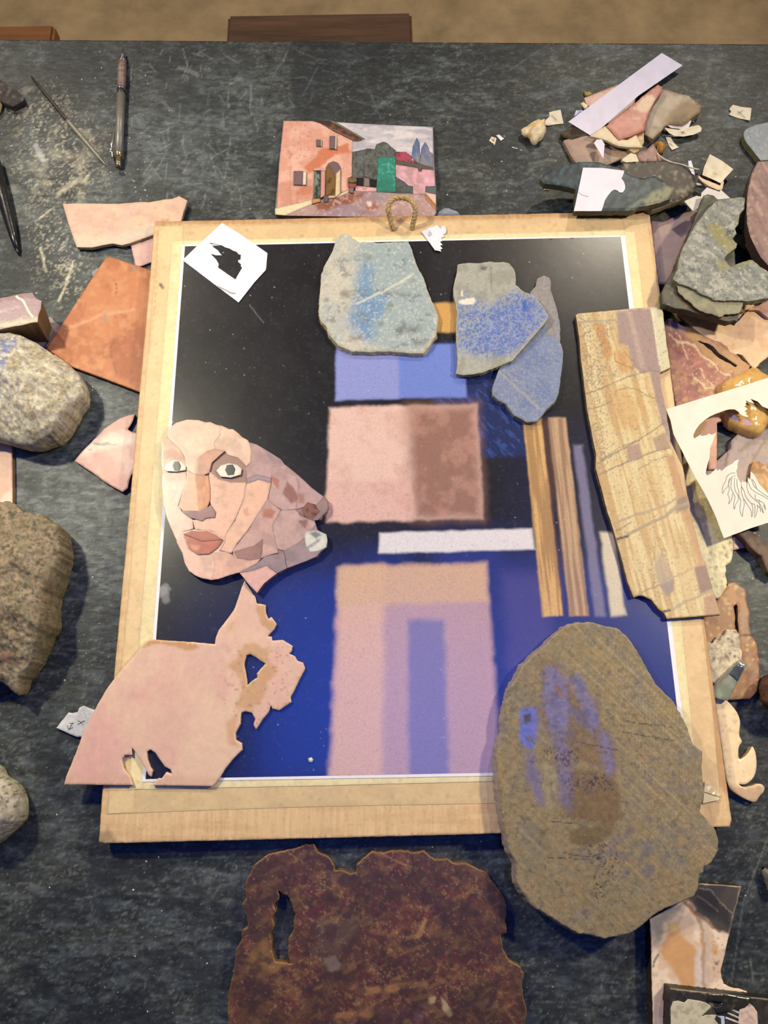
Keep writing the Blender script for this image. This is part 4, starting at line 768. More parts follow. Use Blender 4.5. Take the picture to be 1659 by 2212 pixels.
# jasper slab
slab('jasper_stone', K('J', 480, 97, 520, 100, 540, 140, 590, 160, 615, 200, 625, 230, 660, 228, 700, 242, 725, 235, 730, 200, 760, 170, 800, 135, 830, 136, 860, 142, 890, 130, 980, 130, 1000, 140, 1060, 133, 1090, 160, 1120, 175, 1180, 170, 1200, 190, 1270, 195, 1330, 220, 1368, 240, 1400, 290, 1440, 340, 1465, 400, 1462, 480, 1465, 535, 1437, 542, 1445, 610, 1480, 670, 1530, 700, 1550, 735, 1540, 800, 1548, 860, 1565, 915, 1550, 990, 1548, 1120, 100, 1120, 100, 960, 92, 900, 100, 820, 130, 700, 135, 620, 165, 560, 165, 520, 195, 505, 190, 440, 165, 400, 185, 360, 180, 290, 200, 250, 225, 200, 290, 150, 370, 130, 430, 118),
     .009, MSp, (88, 56, 40),
     [nz(50, (112, 72, 40), .42, .62, .8, 2), nz(38, (84, 40, 40), .45, .62, .8, 3), nz(22, (122, 86, 48), .54, .70, .6, 4, 1.5, .8, .5), nz(12, (66, 46, 36), .5, .64, .7, 5), nz(8, (136, 100, 58), .62, .74, .5, 6, 2.2, .6, .8), nz(4, (110, 52, 44), .55, .68, .5, 7),
      poly(K('J', 560, 470, 680, 450, 760, 480, 700, 560, 640, 640, 500, 640, 520, 540), (104, 84, 66), 12, .7, 12), poly(K('J', 565, 660, 620, 645, 650, 690, 630, 725, 585, 720), (142, 122, 112), 3, .9, 4), poly(K('J', 730, 800, 860, 795, 960, 780, 1075, 765, 1080, 795, 960, 815, 860, 825, 740, 850), (150, 104, 56), 3, .85, 5), poly(K('J', 630, 925, 800, 920, 800, 950, 620, 955), (146, 98, 52), 3, .8, 4),
      poly(K('J', 180, 660, 290, 545, 320, 660, 400, 690, 340, 710, 230, 770, 170, 740), (134, 96, 44), 5, .85, 6), poly(K('J', 830, 910, 1080, 900, 1080, 1000, 820, 1000), (98, 66, 66), 12, .8, 10), poly(K('J', 1080, 850, 1120, 845, 1110, 880, 1085, 885), (170, 150, 110), 2, .8, 2), poly(K('J', 1145, 850, 1165, 870, 1200, 935, 1180, 950, 1150, 910), (170, 150, 110), 2, .8, 3),
      poly(K('J', 250, 130, 480, 97, 560, 160, 500, 240, 300, 240, 240, 300), (92, 52, 44), 10, .6, 8), poly(K('J', 1010, 560, 1060, 460, 1075, 470, 1040, 560), (160, 118, 60), 3, .8, 3), line(K('J', 1000, 140, 1005, 200, 1000, 270), 1.5, (50, 34, 26), 2, .8, 3), line(K('J', 850, 145, 940, 190, 1000, 215), 1, (150, 110, 60), 2, .7, 3),
      poly(K('J', 600, 245, 650, 250, 640, 290, 605, 285), (128, 92, 92), 4, .7, 4), vein(26, (150, 112, 64), .02, .6, 11), vein(44, (170, 130, 84), .012, .6, 12, 1.6, .8, .6), nz(34, (60, 38, 38), .5, .64, .7, 13), nz(16, (140, 100, 54), .60, .74, .45, 14, 2, .8, -.5), nz(12, (120, 60, 46), .62, .74, .35, 15), nz(60, (58, 42, 34), .42, .60, .45, 16), nz(3, (160, 130, 96), .76, .84, .5, 19)],
     'large brown red jasper slab with a ragged edge, nearest the camera below the board', 'stone',
     holes=[K('J', 345, 325, 365, 345, 390, 350, 400, 380, 415, 400, 420, 430, 430, 440, 418, 480, 420, 520, 395, 560, 390, 610, 390, 640, 408, 688, 380, 680, 330, 675, 318, 640, 310, 620, 312, 580, 300, 540, 325, 500, 315, 460, 333, 430, 320, 400, 345, 370)],
     z=00.0002, jag=2.2, seed=16, step=3.4, seg=3, side=(120, 84, 46), edge=(150, 106, 56), ring=2.2, bevel=.0008, jsc=5)

# papers
WHT = (226, 220, 228)
def paper(pts, label, c=WHT, name='paper_scrap', z=None, curl=0, seed=1, ops=(), holes=(), group=None, jag=.15, th=.00025, **k):
    xs = [p[0] for p in pts]; ys = [p[1] for p in pts]; cx, cy = sum(xs)/len(xs), sum(ys)/len(ys); R = max(max(xs)-min(xs), max(ys)-min(ys))/2
    rr = random.Random(seed); a = rr.uniform(0, 3.1)
    f = (lambda X, Y: curl*(((X-cx)*math.cos(a)+(Y-cy)*math.sin(a))/R)**2) if curl else None
    if name == 'paper_scrap' and group is None: group = 'paper scraps around the stones'
    return slab(name, pts, th, MPa, c, [nz(20, tuple(int(v*.95) for v in c), .45, .7, .5, seed)]+list(ops), label, 'paper', z=z, holes=holes, step=6 if R > 25 else 4, seg=4, jag=jag, seed=seed, bevel=0, ring=0, dz=f, group=group, **k)
o = paper(K('T', 575, 150, 700, 225, 930, 385, 918, 515, 830, 610, 705, 770, 545, 650, 268, 440, 400, 310), 'white paper diamond with a jagged cut-out at the upper left of the print', name='cut_paper', curl=.0006, seed=4,
      holes=[K('T', 478, 303, 540, 318, 575, 325, 600, 340, 635, 350, 660, 365, 690, 375, 705, 395, 722, 398, 720, 435, 700, 440, 702, 455, 722, 470, 722, 488, 732, 500, 705, 545, 680, 590, 620, 550, 545, 497, 550, 470, 530, 435, 487, 390, 530, 402, 575, 402, 555, 380, 545, 365, 510, 340)])
ribbon('pencil_line', [spl(K('T', 540, 640, 600, 670, 640, 690, 680, 698))], 1.2, PLACED[-1][2]+.0012, MInk, o)
paper(K('B', 1383, 1185, 1450, 1155, 1490, 1143, 1515, 1127, 1530, 1145, 1548, 1160, 1560, 1140, 1582, 1135, 1597, 1170, 1590, 1200, 1568, 1212, 1585, 1222, 1552, 1240, 1563, 1265, 1542, 1272, 1565, 1300, 1542, 1306, 1565, 1332, 1545, 1338, 1555, 1357, 1530, 1350, 1500, 1345), 'small white paper scrap with a serrated edge beside the twine loop', seed=5, curl=.0015)

# ================================================================ upper right heap
slab('dark_sliver', K('D', 40, 715, 130, 660, 260, 700, 245, 725, 130, 760, 60, 745), .006, MRk, (84, 68, 46), [nz(8, (40, 34, 26), .45, .55, .8, 3, 3, .5)], 'dark brown stone sliver under the lower end of the white paper strip', 'stone', z=.0002, jag=1, seed=21)
slab('mauve_stone', K('D', 62, 770, 130, 745, 200, 722, 300, 735, 460, 790, 570, 822, 592, 868, 540, 905, 500, 925, 400, 957, 300, 945, 160, 942, 120, 880, 85, 815), .005, MSp, (150, 122, 108),
     [nz(25, (166, 136, 108), .45, .65, .8, 3), poly(K('D', 62, 770, 200, 722, 230, 760, 90, 800), (176, 130, 112), 4, .6, 3), poly(K('D', 380, 960, 600, 870, 520, 840), (172, 144, 104), 8, .6, 3)], 'mauve brown stone slab under the small pointed white paper', 'stone', z=.0002, seed=22, edge=(176, 140, 110))
slab('ochre_chip', K('D', 560, 745, 640, 720, 690, 700, 692, 780, 650, 850, 610, 868, 560, 830), .005, MSp, (186, 150, 84), [nz(8, (214, 184, 130), .5, .6, .8, 3)], 'ochre stone chip peeking out below the salmon slab', 'stone', seed=23)
slab('cream_sheet', K('D', 270, 735, 390, 655, 480, 755, 560, 765, 630, 725, 682, 822, 570, 822, 490, 812, 455, 798, 400, 768, 300, 742), .003, MSp, (214, 196, 158), [nz(14, (224, 188, 118), .5, .65, .6, 3)], 'cream stone sheet under the lower end of the white paper strip', 'stone', seed=24)
slab('pale_pink_stone', K('D', 225, 437, 300, 405, 480, 335, 640, 330, 620, 480, 420, 640, 300, 560, 262, 500, 236, 470), .006, MSp, (212, 172, 152), [nz(12, (196, 148, 120), .5, .7, .7, 3), line(K('D', 290, 395, 480, 338), 4, (168, 128, 78), 3, .8)], 'pale pink stone slab behind the white paper strip', 'stone', seed=25, side=(176, 136, 112))
slab('tan_stone', K('D', 835, 370, 900, 382, 960, 400, 1040, 420, 1080, 450, 1120, 480, 1142, 500, 1132, 545, 1060, 600, 1000, 640, 890, 640, 850, 655, 832, 690, 757, 757, 695, 722, 700, 640, 740, 530, 780, 440), .0075, MSp, (160, 140, 112),
     [nz(20, (178, 160, 134), .45, .62, .8, 3), poly(K('D', 900, 560, 1000, 480, 1140, 470, 1140, 540, 1000, 645, 890, 640, 830, 640), (132, 104, 58), 5, .85, 6), poly(K('D', 920, 590, 1040, 540, 1000, 635, 910, 635), (98, 74, 52), 4, .7, 5), line(K('D', 1000, 500, 1060, 450), 1.5, (90, 76, 56), 2, .5, 3), line(K('D', 765, 665, 820, 680), .8, (110, 96, 80), 1.5, .7)],
     'tan and brown stone slab at the right of the pile under the white paper strip', 'stone', z=.0002, seed=26, side=(150, 128, 92), jag=1.2)
slab('salmon_stone', K('D', 398, 655, 480, 590, 560, 530, 640, 460, 700, 408, 800, 333, 832, 350, 833, 385, 790, 440, 745, 520, 718, 590, 700, 640, 695, 690, 600, 730, 495, 765, 440, 700), .007, MSp, (190, 124, 104),
     [nz(20, (204, 142, 120), .5, .65, .7, 3), poly(K('D', 640, 475, 690, 430, 740, 415, 790, 440, 770, 500, 720, 555, 660, 545, 620, 525, 575, 520, 640, 505), (216, 184, 148), 3, .95, 7, 14), line(K('D', 560, 590, 640, 600, 700, 570), 1, (214, 170, 150), 2, .6, 4), poly(K('D', 440, 700, 495, 765, 700, 690, 700, 670, 500, 735), (176, 108, 78), 2, .6)],
     'salmon red stone slab with cream marbling, under the white paper strip', 'stone', seed=27, side=(168, 100, 70))
paper(K('D', 100, 625, 465, 357, 830, 88, 992, 185, 650, 420, 285, 740), 'long white paper strip lying diagonally across the upper right pile', c=(218, 210, 224), name='paper_strip', seed=7, curl=.001)
paper(K('D', 300, 790, 320, 765, 360, 762, 384, 800, 373, 913), 'small pointed white paper on the mauve slab', seed=8, curl=.0008)
paper(K('C', 1090, 835, 1110, 770, 1175, 765, 1200, 780), 'white paper corner peeking out left of the white paper strip', c=(200, 204, 226), seed=9)
slab('cream_chip', K('C', 1165, 685, 1195, 670, 1240, 700, 1245, 720, 1215, 745), .002, MSp, (224, 204, 160), label='tiny cream stone chip beside the pale pink slab', cat='stone', seed=28, step=4)
slab('olive_chip', K('C', 1205, 545, 1235, 560, 1265, 548, 1295, 578, 1250, 600, 1222, 598), .003, MSp, (160, 134, 60), label='tiny olive yellow stone chip at the top left of the upper right pile', cat='stone', seed=29, step=4)
rock('yellow_stone', K('C', 498, 990, 520, 965, 560, 948, 600, 915, 640, 893, 690, 882, 720, 890, 760, 884, 770, 960, 776, 1010, 750, 1060, 735, 1095, 700, 1110, 655, 1152, 610, 1132, 590, 1085, 560, 1060, 505, 1035), .014, MSp, (210, 192, 148),
     [nz(8, (214, 160, 60), .48, .6, .8, 3), nz(6, (232, 222, 200), .52, .66, .7, 5)], 'translucent white and yellow stone lump left of the white paper strip', step=4, seed=3, facet=.8, rough=.25, rsc=12)
def mark(o, pls, w=.9, m=MInkD, z=None): ribbon('pen_mark', pls, w, z, m, o)
def scrap(pts, label, c=(222, 208, 180), mk=None, **k):
    o = paper(pts, label, c=c, ops=[nz(9, (206, 184, 140), .5, .66, .6, 12)], **k)
    if mk: mark(o, mk, z=PLACED[-1][2]+k.get('curl', 0)*.9+.0002)
    return o
scrap(K('C', 808, 790, 870, 775, 938, 762, 955, 840, 970, 916, 880, 926, 800, 940, 762, 932, 770, 880, 815, 838), 'cream paper scrap with a pen stroke, beside the yellow stone lump', mk=[K('C', 835, 825, 870, 855, 895, 880)], seed=10, curl=.001)
scrap(K('C', 138, 1110, 165, 1062, 222, 1080, 202, 1152), 'tiny cream paper scrap with a cross, left of the yellow stone lump', mk=[K('C', 165, 1090, 200, 1120), K('C', 200, 1085, 175, 1115)], seed=11)
paper(K('C', 218, 1050, 250, 1040, 305, 1085, 270, 1110), 'tiny white paper scrap left of the yellow stone lump', seed=12)
paper(K('C', 388, 1182, 400, 1178, 455, 1196, 455, 1202), 'thin white paper sliver below the yellow stone lump', seed=13)
scrap(K('D', 1385, 492, 1450, 510, 1530, 518, 1524, 570, 1518, 615, 1440, 600, 1400, 588, 1355, 570, 1370, 545, 1357, 525), 'cream paper scrap with a pen cross, alone near the top right corner', mk=[K('D', 1420, 540, 1450, 565, 1480, 595), K('D', 1465, 535, 1425, 560)], seed=14, curl=.0015)
paper(K('D', 870, 650, 920, 655, 980, 652, 1038, 582, 1060, 622, 1040, 668, 980, 682, 900, 672), 'narrow white paper scrap leaning against the tan slab', c=(226, 214, 206), seed=15, curl=.002, z=.004)
scrap(K('D', 850, 672, 960, 688, 1110, 650, 1125, 655, 1142, 675, 1135, 700, 1080, 725, 1000, 740, 930, 737, 900, 720, 885, 712), 'curved cream paper strip with a pen cross, right below the tan slab', mk=[K('D', 975, 700, 1015, 715), K('D', 1005, 695, 985, 722)], seed=16, curl=.001, z=.0052)
scrap(K('D', 860, 745, 900, 745, 915, 775, 930, 795, 963, 825, 910, 845, 888, 815), 'hooked cream paper scrap beside the small amber stone', mk=[K('D', 890, 790, 915, 815)], seed=17, curl=.001)
rock('amber_chip', K('D', 780, 785, 815, 782, 852, 790, 858, 830, 845, 862, 820, 872, 795, 845), .009, MSp, (190, 136, 40), [nz(6, (120, 74, 16), .5, .62, .7, 3)], 'small glossy amber stone chip between the pile and the dark slabs', step=3.5, seed=6, rough=.3, rsc=8, facet=.6)
slab('brown_pink_wedge', K('D', 605, 872, 660, 850, 720, 832, 765, 790, 795, 845, 832, 922, 760, 935, 660, 932), .0045, MSp, (142, 104, 94), [nz(10, (170, 130, 110), .5, .65, .7, 4)], 'brown pink stone wedge left of the small amber chip', 'stone', z=.0002, seed=31)
slab('ivory_chip', K('D', 515, 922, 545, 895, 590, 865, 632, 878, 655, 935, 600, 942, 560, 945), .003, MSt, (220, 204, 170), label='ivory stone chip at the lower tip of the mauve slab', cat='stone', seed=32, jag=1)
# dark green and brown slabs
slab('green_shard', K('F', 340, 380, 430, 330, 560, 250, 700, 190, 800, 262, 795, 280, 720, 300, 640, 345, 560, 360, 490, 405, 370, 398), .005, MRk, (62, 62, 50), [nz(8, (98, 94, 74), .55, .7, .6, 3)], 'dark grey green stone shard behind the upper right board corner', 'stone', z=.0002, seed=33)
slab('dark_brown_stone', K('D', 500, 975, 530, 942, 620, 935, 700, 928, 780, 930, 850, 924, 930, 945, 1000, 960, 1050, 1010, 1085, 1060, 1107, 1120, 1090, 1150, 1050, 1190, 980, 1235, 900, 1265, 820, 1300, 750, 1322, 640, 1250, 560, 1150), .006, MSp, (58, 46, 38),
     [nz(7, (126, 118, 90), .60, .70, .7, 3), vein(22, (170, 158, 124), .022, .6, 5), nz(20, (40, 32, 28), .5, .65, .7, 8)], 'dark brown stone slab with cream veins and pale specks', 'stone', seed=34, side=(120, 104, 66), jag=1)
slab('dark_teal_stone', K('X', 1167, 385, 1178, 374, 1195, 364, 1220, 355, 1250, 349, 1285, 349, 1320, 356, 1345, 365, 1365, 380, 1390, 384, 1415, 379, 1440, 395, 1457, 410, 1450, 428, 1425, 438, 1400, 443, 1380, 446, 1370, 454, 1241, 455, 1244, 408, 1220, 402, 1195, 398, 1176, 396), .0075, MSp, (58, 70, 74),
     [nz(14, (76, 92, 94), .45, .6, .8, 3), nz(10, (38, 46, 50), .5, .62, .8, 4, .5, 1.6, .3), poly(K('D', 690, 1250, 750, 1180, 860, 1120, 930, 1140, 920, 1190, 860, 1240, 700, 1290), (138, 134, 94), 5, .8, 7), line(K('D', 500, 1310, 660, 1220, 800, 1130), 2.5, (34, 42, 42), 3, .8, 3), line(K('D', 560, 1310, 700, 1230), 2, (120, 128, 104), 3, .6, 3), vein(18, (30, 36, 40), .02, .6, 7)],
     'dark teal grey stone slab with a pointed left end behind the board', 'stone', seed=35, side=(78, 74, 52), jag=1.2, dz=lambda X, Y: -.0035*sst(1300, 1167, X))
o = paper(K('D', 215, 983, 370, 986, 538, 1008, 528, 1040, 515, 1068, 535, 1095, 543, 1125, 543, 1150, 525, 1177, 500, 1177, 482, 1160, 460, 1155, 440, 1165, 410, 1200, 385, 1240, 370, 1290, 359, 1322, 143, 1322, 155, 1270, 172, 1190), 'white cut paper with a knob, on the dark teal slab behind the board', c=(226, 218, 226), name='cut_paper', seed=18)
mark(o, [spl(K('D', 178, 1175, 210, 1198, 258, 1210))], z=PLACED[-1][2]+.0001, m=MInk)
slab('cream_chip', K('C', 765, 1600, 830, 1598, 815, 1655, 752, 1655), .0015, MSp, (216, 198, 160), label='tiny cream chip under the left tip of the dark teal slab', cat='stone', seed=36, step=4, z=.0002)
paper(K('D', 1035, 930, 1060, 928, 1080, 1000, 1088, 1045, 1065, 1030, 1042, 985), 'white paper sliver standing at the right tip of the dark brown slab', seed=19, curl=.001)
paper(K('D', 1100, 1103, 1130, 1105, 1142, 1120, 1105, 1122), 'tiny white paper scrap right of the dark brown slab', seed=20)
e = tube('paper_thread', spl([P3(x, y, h) for (x, y), h in zip(K('D', 795, 872, 830, 905, 900, 940, 1000, 965, 1060, 985, 1125, 1000), (.006, .009, .0155, .0155, .008, .003))], 5), .0007, mat('cream_thread', (222, 206, 180)), None, 6)
tag(e, 'thin curling cream thread from the small amber chip across the dark brown slab', 'thread')
slab('grey_stone', K('D', 1468, 712, 1490, 680, 1530, 660, 1600, 638, 1700, 620, 1760, 700, 1740, 860, 1680, 920, 1605, 925, 1570, 885, 1530, 830, 1480, 768), .007, MSt, (150, 154, 154), [nz(20, (132, 140, 144), .45, .6, .7, 3, 2.5, .8, .6), nz(3, (176, 176, 168), .6, .7, .5, 6)], 'light grey stone slab at the right edge, below the top right paper scrap', 'stone', z=.0002, seed=37, side=(110, 100, 60), jag=1)
o = scrap(K('D', 1205, 878, 1300, 930, 1388, 995, 1320, 1070, 1312, 1085, 1290, 1105, 1220, 1072, 1145, 1040, 1160, 980), 'square cream paper scrap with a pen tick, left of the mauve striped slab', mk=[K('D', 1240, 1010, 1245, 1030, 1265, 1038)], seed=21, curl=.002, z=.0075)
slab('cream_rod', K('D', 1120, 1042, 1150, 1065, 1200, 1085, 1290, 1122, 1300, 1085, 1318, 1090, 1305, 1150, 1270, 1155, 1200, 1125, 1140, 1085, 1118, 1060), .004, MSp, (218, 186, 146), label='hooked cream stone sliver under the square cream paper scrap', cat='stone', seed=38, step=4)
scrap(K('D', 1005, 1245, 1100, 1203, 1135, 1210, 1140, 1180, 1182, 1138, 1280, 1172, 1290, 1155, 1365, 1222, 1240, 1235, 1130, 1290, 1075, 1325), 'crumpled cream paper behind the grey green notched slab', c=(208, 200, 190), seed=22, curl=.003)
# right cluster, lowest first
slab('mauve_flat_stone', K('F', 355, 395, 490, 405, 560, 370, 640, 345, 700, 308, 800, 285, 900, 265, 840, 500, 600, 960, 560, 1060, 500, 1110, 430, 1100, 380, 800), .0062, MSp, (146, 116, 116), [nz(30, (158, 130, 122), .45, .62, .8, 3, 2, .6, .2), poly(K('F', 480, 410, 640, 345, 800, 285, 760, 340, 560, 410), (180, 138, 120), 3, .7, 4)], 'flat mauve stone slab against the upper right side of the board', 'stone', z=.0002, seed=41)
slab('peach_stone', K('G', 215, 45, 700, -120, 1300, -60, 1500, 100, 1800, 200, 1820, 640, 1637, 765, 1530, 845, 1500, 890, 1450, 925, 1395, 870, 1290, 740, 1230, 720, 1160, 735, 1060, 650, 900, 545, 740, 455, 480, 250), .005, MSp, (220, 178, 134), [nz(40, (226, 192, 150), .45, .62, .8, 3), nz(5, (180, 140, 100), .68, .76, .5, 5), nz(16, (206, 156, 114), .55, .7, .6, 8)], 'large peach stone slab under the grey green notched slab', 'stone', z=.0002, seed=42, side=(170, 130, 90))
slab('pink_angular_stone', K('F', 1345, 1500, 1460, 1370, 1560, 1340, 1700, 1250, 1800, 1500, 1659, 1480, 1560, 1400, 1450, 1390), .004, MSp, (196, 150, 128), [nz(12, (170, 118, 104), .5, .64, .7, 4)], 'pink stone slab at the right edge under the mauve striped slab', 'stone', seed=43)
slab('dark_lower_stone', K('F', 470, 1205, 500, 1130, 540, 1050, 640, 900, 790, 500, 870, 300, 940, 115, 990, 95, 1040, 110, 1110, 155, 1250, 300, 1300, 900, 1400, 1290, 1350, 1420, 1322, 1525, 1290, 1510, 1220, 1522, 1050, 1480, 850, 1425, 700, 1380, 600, 1370, 520, 1340, 480, 1322), .008, MSt, (92, 90, 72), [nz(20, (72, 72, 60), .45, .62, .8, 3), nz(2, (160, 158, 134), .72, .78, .6, 6), poly(K('F', 600, 1080, 720, 1240, 900, 1400, 1150, 1460, 1330, 1400, 1340, 1440, 1150, 1510, 850, 1420, 680, 1300, 620, 1180), (140, 100, 56), 3, .8, 4)],
     'dark grey green stone slab, lowest of the three stacked beside the board', 'stone', seed=44, side=(62, 60, 46), jag=1.4)
slab('grey_middle_stone', K('F', 640, 1112, 800, 1095, 1100, 1100, 1300, 1200, 1400, 1290, 1345, 1420, 1290, 1440, 1180, 1450, 1110, 1475, 1040, 1440, 960, 1430, 900, 1400, 850, 1370, 790, 1310, 720, 1260, 680, 1220, 650, 1180), .004, MSt, (136, 130, 104), [nz(16, (118, 112, 88), .45, .62, .8, 3), nz(9, (150, 146, 90), .58, .68, .5, 6)], 'greenish grey stone slab, middle of the three stacked beside the board', 'stone', seed=45, side=(52, 40, 30), jag=2.5, jsc=4)
NOT = K('F', 1070, 180, 1130, 158, 1230, 150, 1340, 130, 1400, 140, 1400, 250, 1340, 330, 1330, 430, 1290, 480, 1310, 540, 1260, 590, 1320, 650, 1310, 700, 1240, 745, 1190, 790, 1170, 820, 1215, 880, 1255, 917, 1330, 870, 1400, 850, 1460, 830, 1500, 835, 1560, 900, 1659, 960, 1760, 1010, 1760, 1220, 1659, 1255, 1560, 1278, 1430, 1292, 1290, 1282, 1180, 1290, 1080, 1285, 980, 1235, 890, 1200, 860, 1170, 780, 1130, 660, 1100, 597, 1042, 620, 990, 650, 940, 670, 800, 720, 680, 800, 520, 880, 400, 960, 290)
slab('notched_stone', NOT, .0075, MSt, (128, 128, 118),
     [nz(11, (168, 164, 148), .48, .66, .8, 3, 1.5, .7, .6), nz(10, (96, 102, 100), .50, .68, .75, 5, 1.5, .7, .6), nz(5, (70, 74, 74), .62, .7, .6, 7), poly(K('F', 980, 440, 1080, 420, 1180, 540, 1280, 640, 1310, 700, 1200, 760, 1120, 680, 1030, 560), (138, 128, 62), 7, .75, 8), poly(K('F', 1060, 830, 1160, 840, 1230, 930, 1120, 940), (150, 138, 72), 8, .7, 6), poly(K('F', 1340, 860, 1480, 820, 1460, 880, 1300, 930), (132, 120, 56), 5, .7, 5),
      nz(6, (52, 54, 50), .5, .58, .8, 9, 1, 1, 0, 4, (K('F', 1120, 440, 1320, 430, 1320, 560, 1180, 560), 12)), nz(4, (206, 200, 180), .70, .78, .6, 11)],
     'grey green mottled stone slab with a deep notch, topmost of the stack beside the board', 'stone', seed=46, jag=1.8, step=3, seg=3, side=(120, 112, 84), edge=(150, 146, 126), ring=2, bevel=.0008)
slab('mauve_striped_stone', K('X', 1637, 348, 1700, 344, 1740, 400, 1740, 560, 1700, 590, 1659, 572, 1645, 556, 1630, 530, 1618, 500, 1614, 480, 1613, 440, 1616, 410, 1624, 375), .012, MSp, (142, 110, 102), [nz(14, (172, 140, 122), .5, .62, .8, 3, .15, 5, -.55), nz(12, (114, 84, 80), .5, .62, .7, 6, .12, 5, -.55)], 'thick mauve striped stone slab cut by the right picture edge', 'stone', z=.026, seed=47, side=(64, 48, 40), jag=.8)
rock('support_stone', K('X', 1655, 365, 1720, 360, 1730, 560, 1680, 560, 1650, 500), .0258, MRk, (90, 80, 66), (), 'dark stone block propping up the mauve striped slab', seed=7, mid=.85)
# veined red slab, amber, travertine, stencil
slab('red_veined_stone', K('G', 225, 300, 260, 240, 330, 240, 420, 300, 480, 342, 540, 350, 600, 410, 720, 452, 800, 490, 900, 530, 990, 560, 1080, 620, 1120, 690, 1170, 712, 1230, 740, 1280, 800, 1350, 850, 1395, 880, 1380, 930, 1500, 1100, 1450, 1500, 950, 1660, 900, 1680, 870, 1560, 700, 1680, 420, 1680, 380, 1420, 340, 1200, 310, 1000, 300, 850, 260, 600), .0055, MSp, (156, 98, 86),
     [nz(24, (176, 118, 92), .45, .62, .8, 3), nz(16, (128, 78, 78), .5, .66, .7, 5), nz(12, (186, 148, 88), .58, .7, .7, 7), poly(K('G', 500, 430, 700, 440, 1280, 800, 1395, 890, 1330, 960, 1110, 1000, 900, 850, 650, 620, 560, 520), (184, 140, 88), 5, .85, 6), poly(K('G', 230, 270, 480, 340, 520, 430, 300, 420), (158, 130, 124), 6, .7, 6),
      line(K('G', 290, 440, 380, 550, 520, 560, 640, 620, 720, 740, 850, 820, 940, 930, 1040, 1010, 1120, 1010), 2, (214, 184, 142), 2, .9, 5), line(K('G', 380, 430, 440, 500), 1.2, (214, 184, 150), 1.5, .8, 3), line(K('G', 460, 570, 510, 690, 540, 790), 1.2, (214, 184, 150), 1.5, .8, 4), line(K('G', 720, 920, 770, 1040, 880, 1160), 1.4, (214, 184, 150), 1.5, .8, 5), line(K('G', 620, 1050, 740, 1130, 780, 1200, 900, 1190), 1.8, (214, 184, 150), 1.5, .8, 5), vein(20, (204, 166, 134), .02, .6, 9, 1, 1)],
     'red brown stone slab with cream veins and a long slit, right of the striped slab', 'stone', z=.0002, holes=[K('G', 675, 530, 700, 560, 760, 590, 830, 650, 880, 690, 960, 765, 1060, 830, 1120, 850, 1190, 902, 1222, 880, 1150, 830, 1060, 770, 960, 700, 900, 625, 850, 590, 760, 560)], seed=48, step=3.2, seg=3, jag=1, side=(110, 84, 70), edge=(190, 150, 112), ring=1.4)
slab('peach_flake', K('G', 590, 1560, 990, 1465, 1000, 1640, 945, 1655, 940, 2300, 830, 2300, 800, 1910, 600, 1910), .003, MSp, (206, 152, 124), [poly(K('G', 600, 1920, 600, 1700, 760, 1600, 800, 1700, 700, 1850), (170, 126, 70), 2, .9, 2)], 'peach stone flake seen through the tip of the stencil wing cut-out', 'stone', z=.006, seed=149)
slab('salmon_strip', K('H', 610, 380, 612, 350, 640, 280, 655, 180, 640, 60, 640, -120, 735, -120, 728, 200, 700, 290, 650, 340), .003, MSp, (184, 116, 92), [nz(12, (204, 150, 130), .5, .65, .7, 3)], 'salmon stone strip seen through the wing cut-out of the paper stencil', 'stone', z=.0002, seed=49)
slab('feather_stone', K('H', 600, 400, 620, 330, 690, 270, 740, 220, 820, 140, 885, 90, 890, 0, 960, -60, 1290, -120, 1400, 0, 1400, 420, 1273, 470, 1090, 470, 1010, 480, 900, 520, 700, 460), .006, MSp, (162, 136, 124),
     [nz(30, (148, 128, 132), .45, .62, .7, 3), poly(K('H', 940, 130, 1060, 20, 1130, -10, 1120, 20, 1000, 130), (126, 104, 80), 3, .9, 3), poly(K('H', 815, 220, 840, 130, 860, 150, 845, 260, 820, 290), (120, 90, 70), 2, .9, 3), line(K('H', 1240, 20, 1130, 170, 1080, 300), 4, (128, 108, 86), 3, .8, 3), vein(16, (120, 100, 88), .015, .5, 5)], 'mauve grey stone slab with brown feather markings under the stencil', 'stone', z=.0002, seed=50, jag=2)
slab('ochre_brecciated_stone', K('H', 1030, 520, 1080, 420, 1090, 320, 1120, 235, 1170, 220, 1230, 260, 1290, 290, 1400, 300, 1400, 700, 1273, 640), .004, MSp, (176, 124, 62), [nz(10, (204, 156, 88), .5, .62, .8, 3), nz(7, (120, 76, 34), .55, .66, .7, 5)], 'orange ochre stone slab at the right edge beneath the stencil', 'stone', seed=51)
slab('travertine_strip', K('H', 370, 160, 470, 120, 640, 380, 800, 700, 905, 1060, 908, 1165, 895, 1250, 880, 1300, 825, 1335, 832, 1390, 820, 1440, 838, 1500, 838, 1560, 870, 1620, 887, 1665, 800, 1668, 728, 1682, 600, 1640, 400, 1100), .0045, MSt, (222, 208, 160),
     [nz(30, (204, 176, 96), .45, .6, .8, 3, 1, 1, 0, 4, (K('H', 300, 100, 700, 100, 800, 1000, 500, 1000), 40)), nz(3, (120, 84, 60), .66, .72, .85, 5, 1, 1, 0, 4, (K('H', 600, 1050, 900, 1050, 900, 1550, 650, 1550), 20)), nz(5, (176, 160, 120), .5, .65, .6, 8)], 'cream yellow travertine strip under the stencil, right of the striped slab', 'stone', z=.0002, seed=52, jag=1.6)
slab('peach_fragment', K('H', 890, 1050, 1000, 960, 1150, 980, 1100, 1128, 1000, 1148, 908, 1170), .0035, MSp, (206, 158, 132), [], 'small peach stone fragment below the stencil bottom edge', 'stone', z=.0002, seed=53)
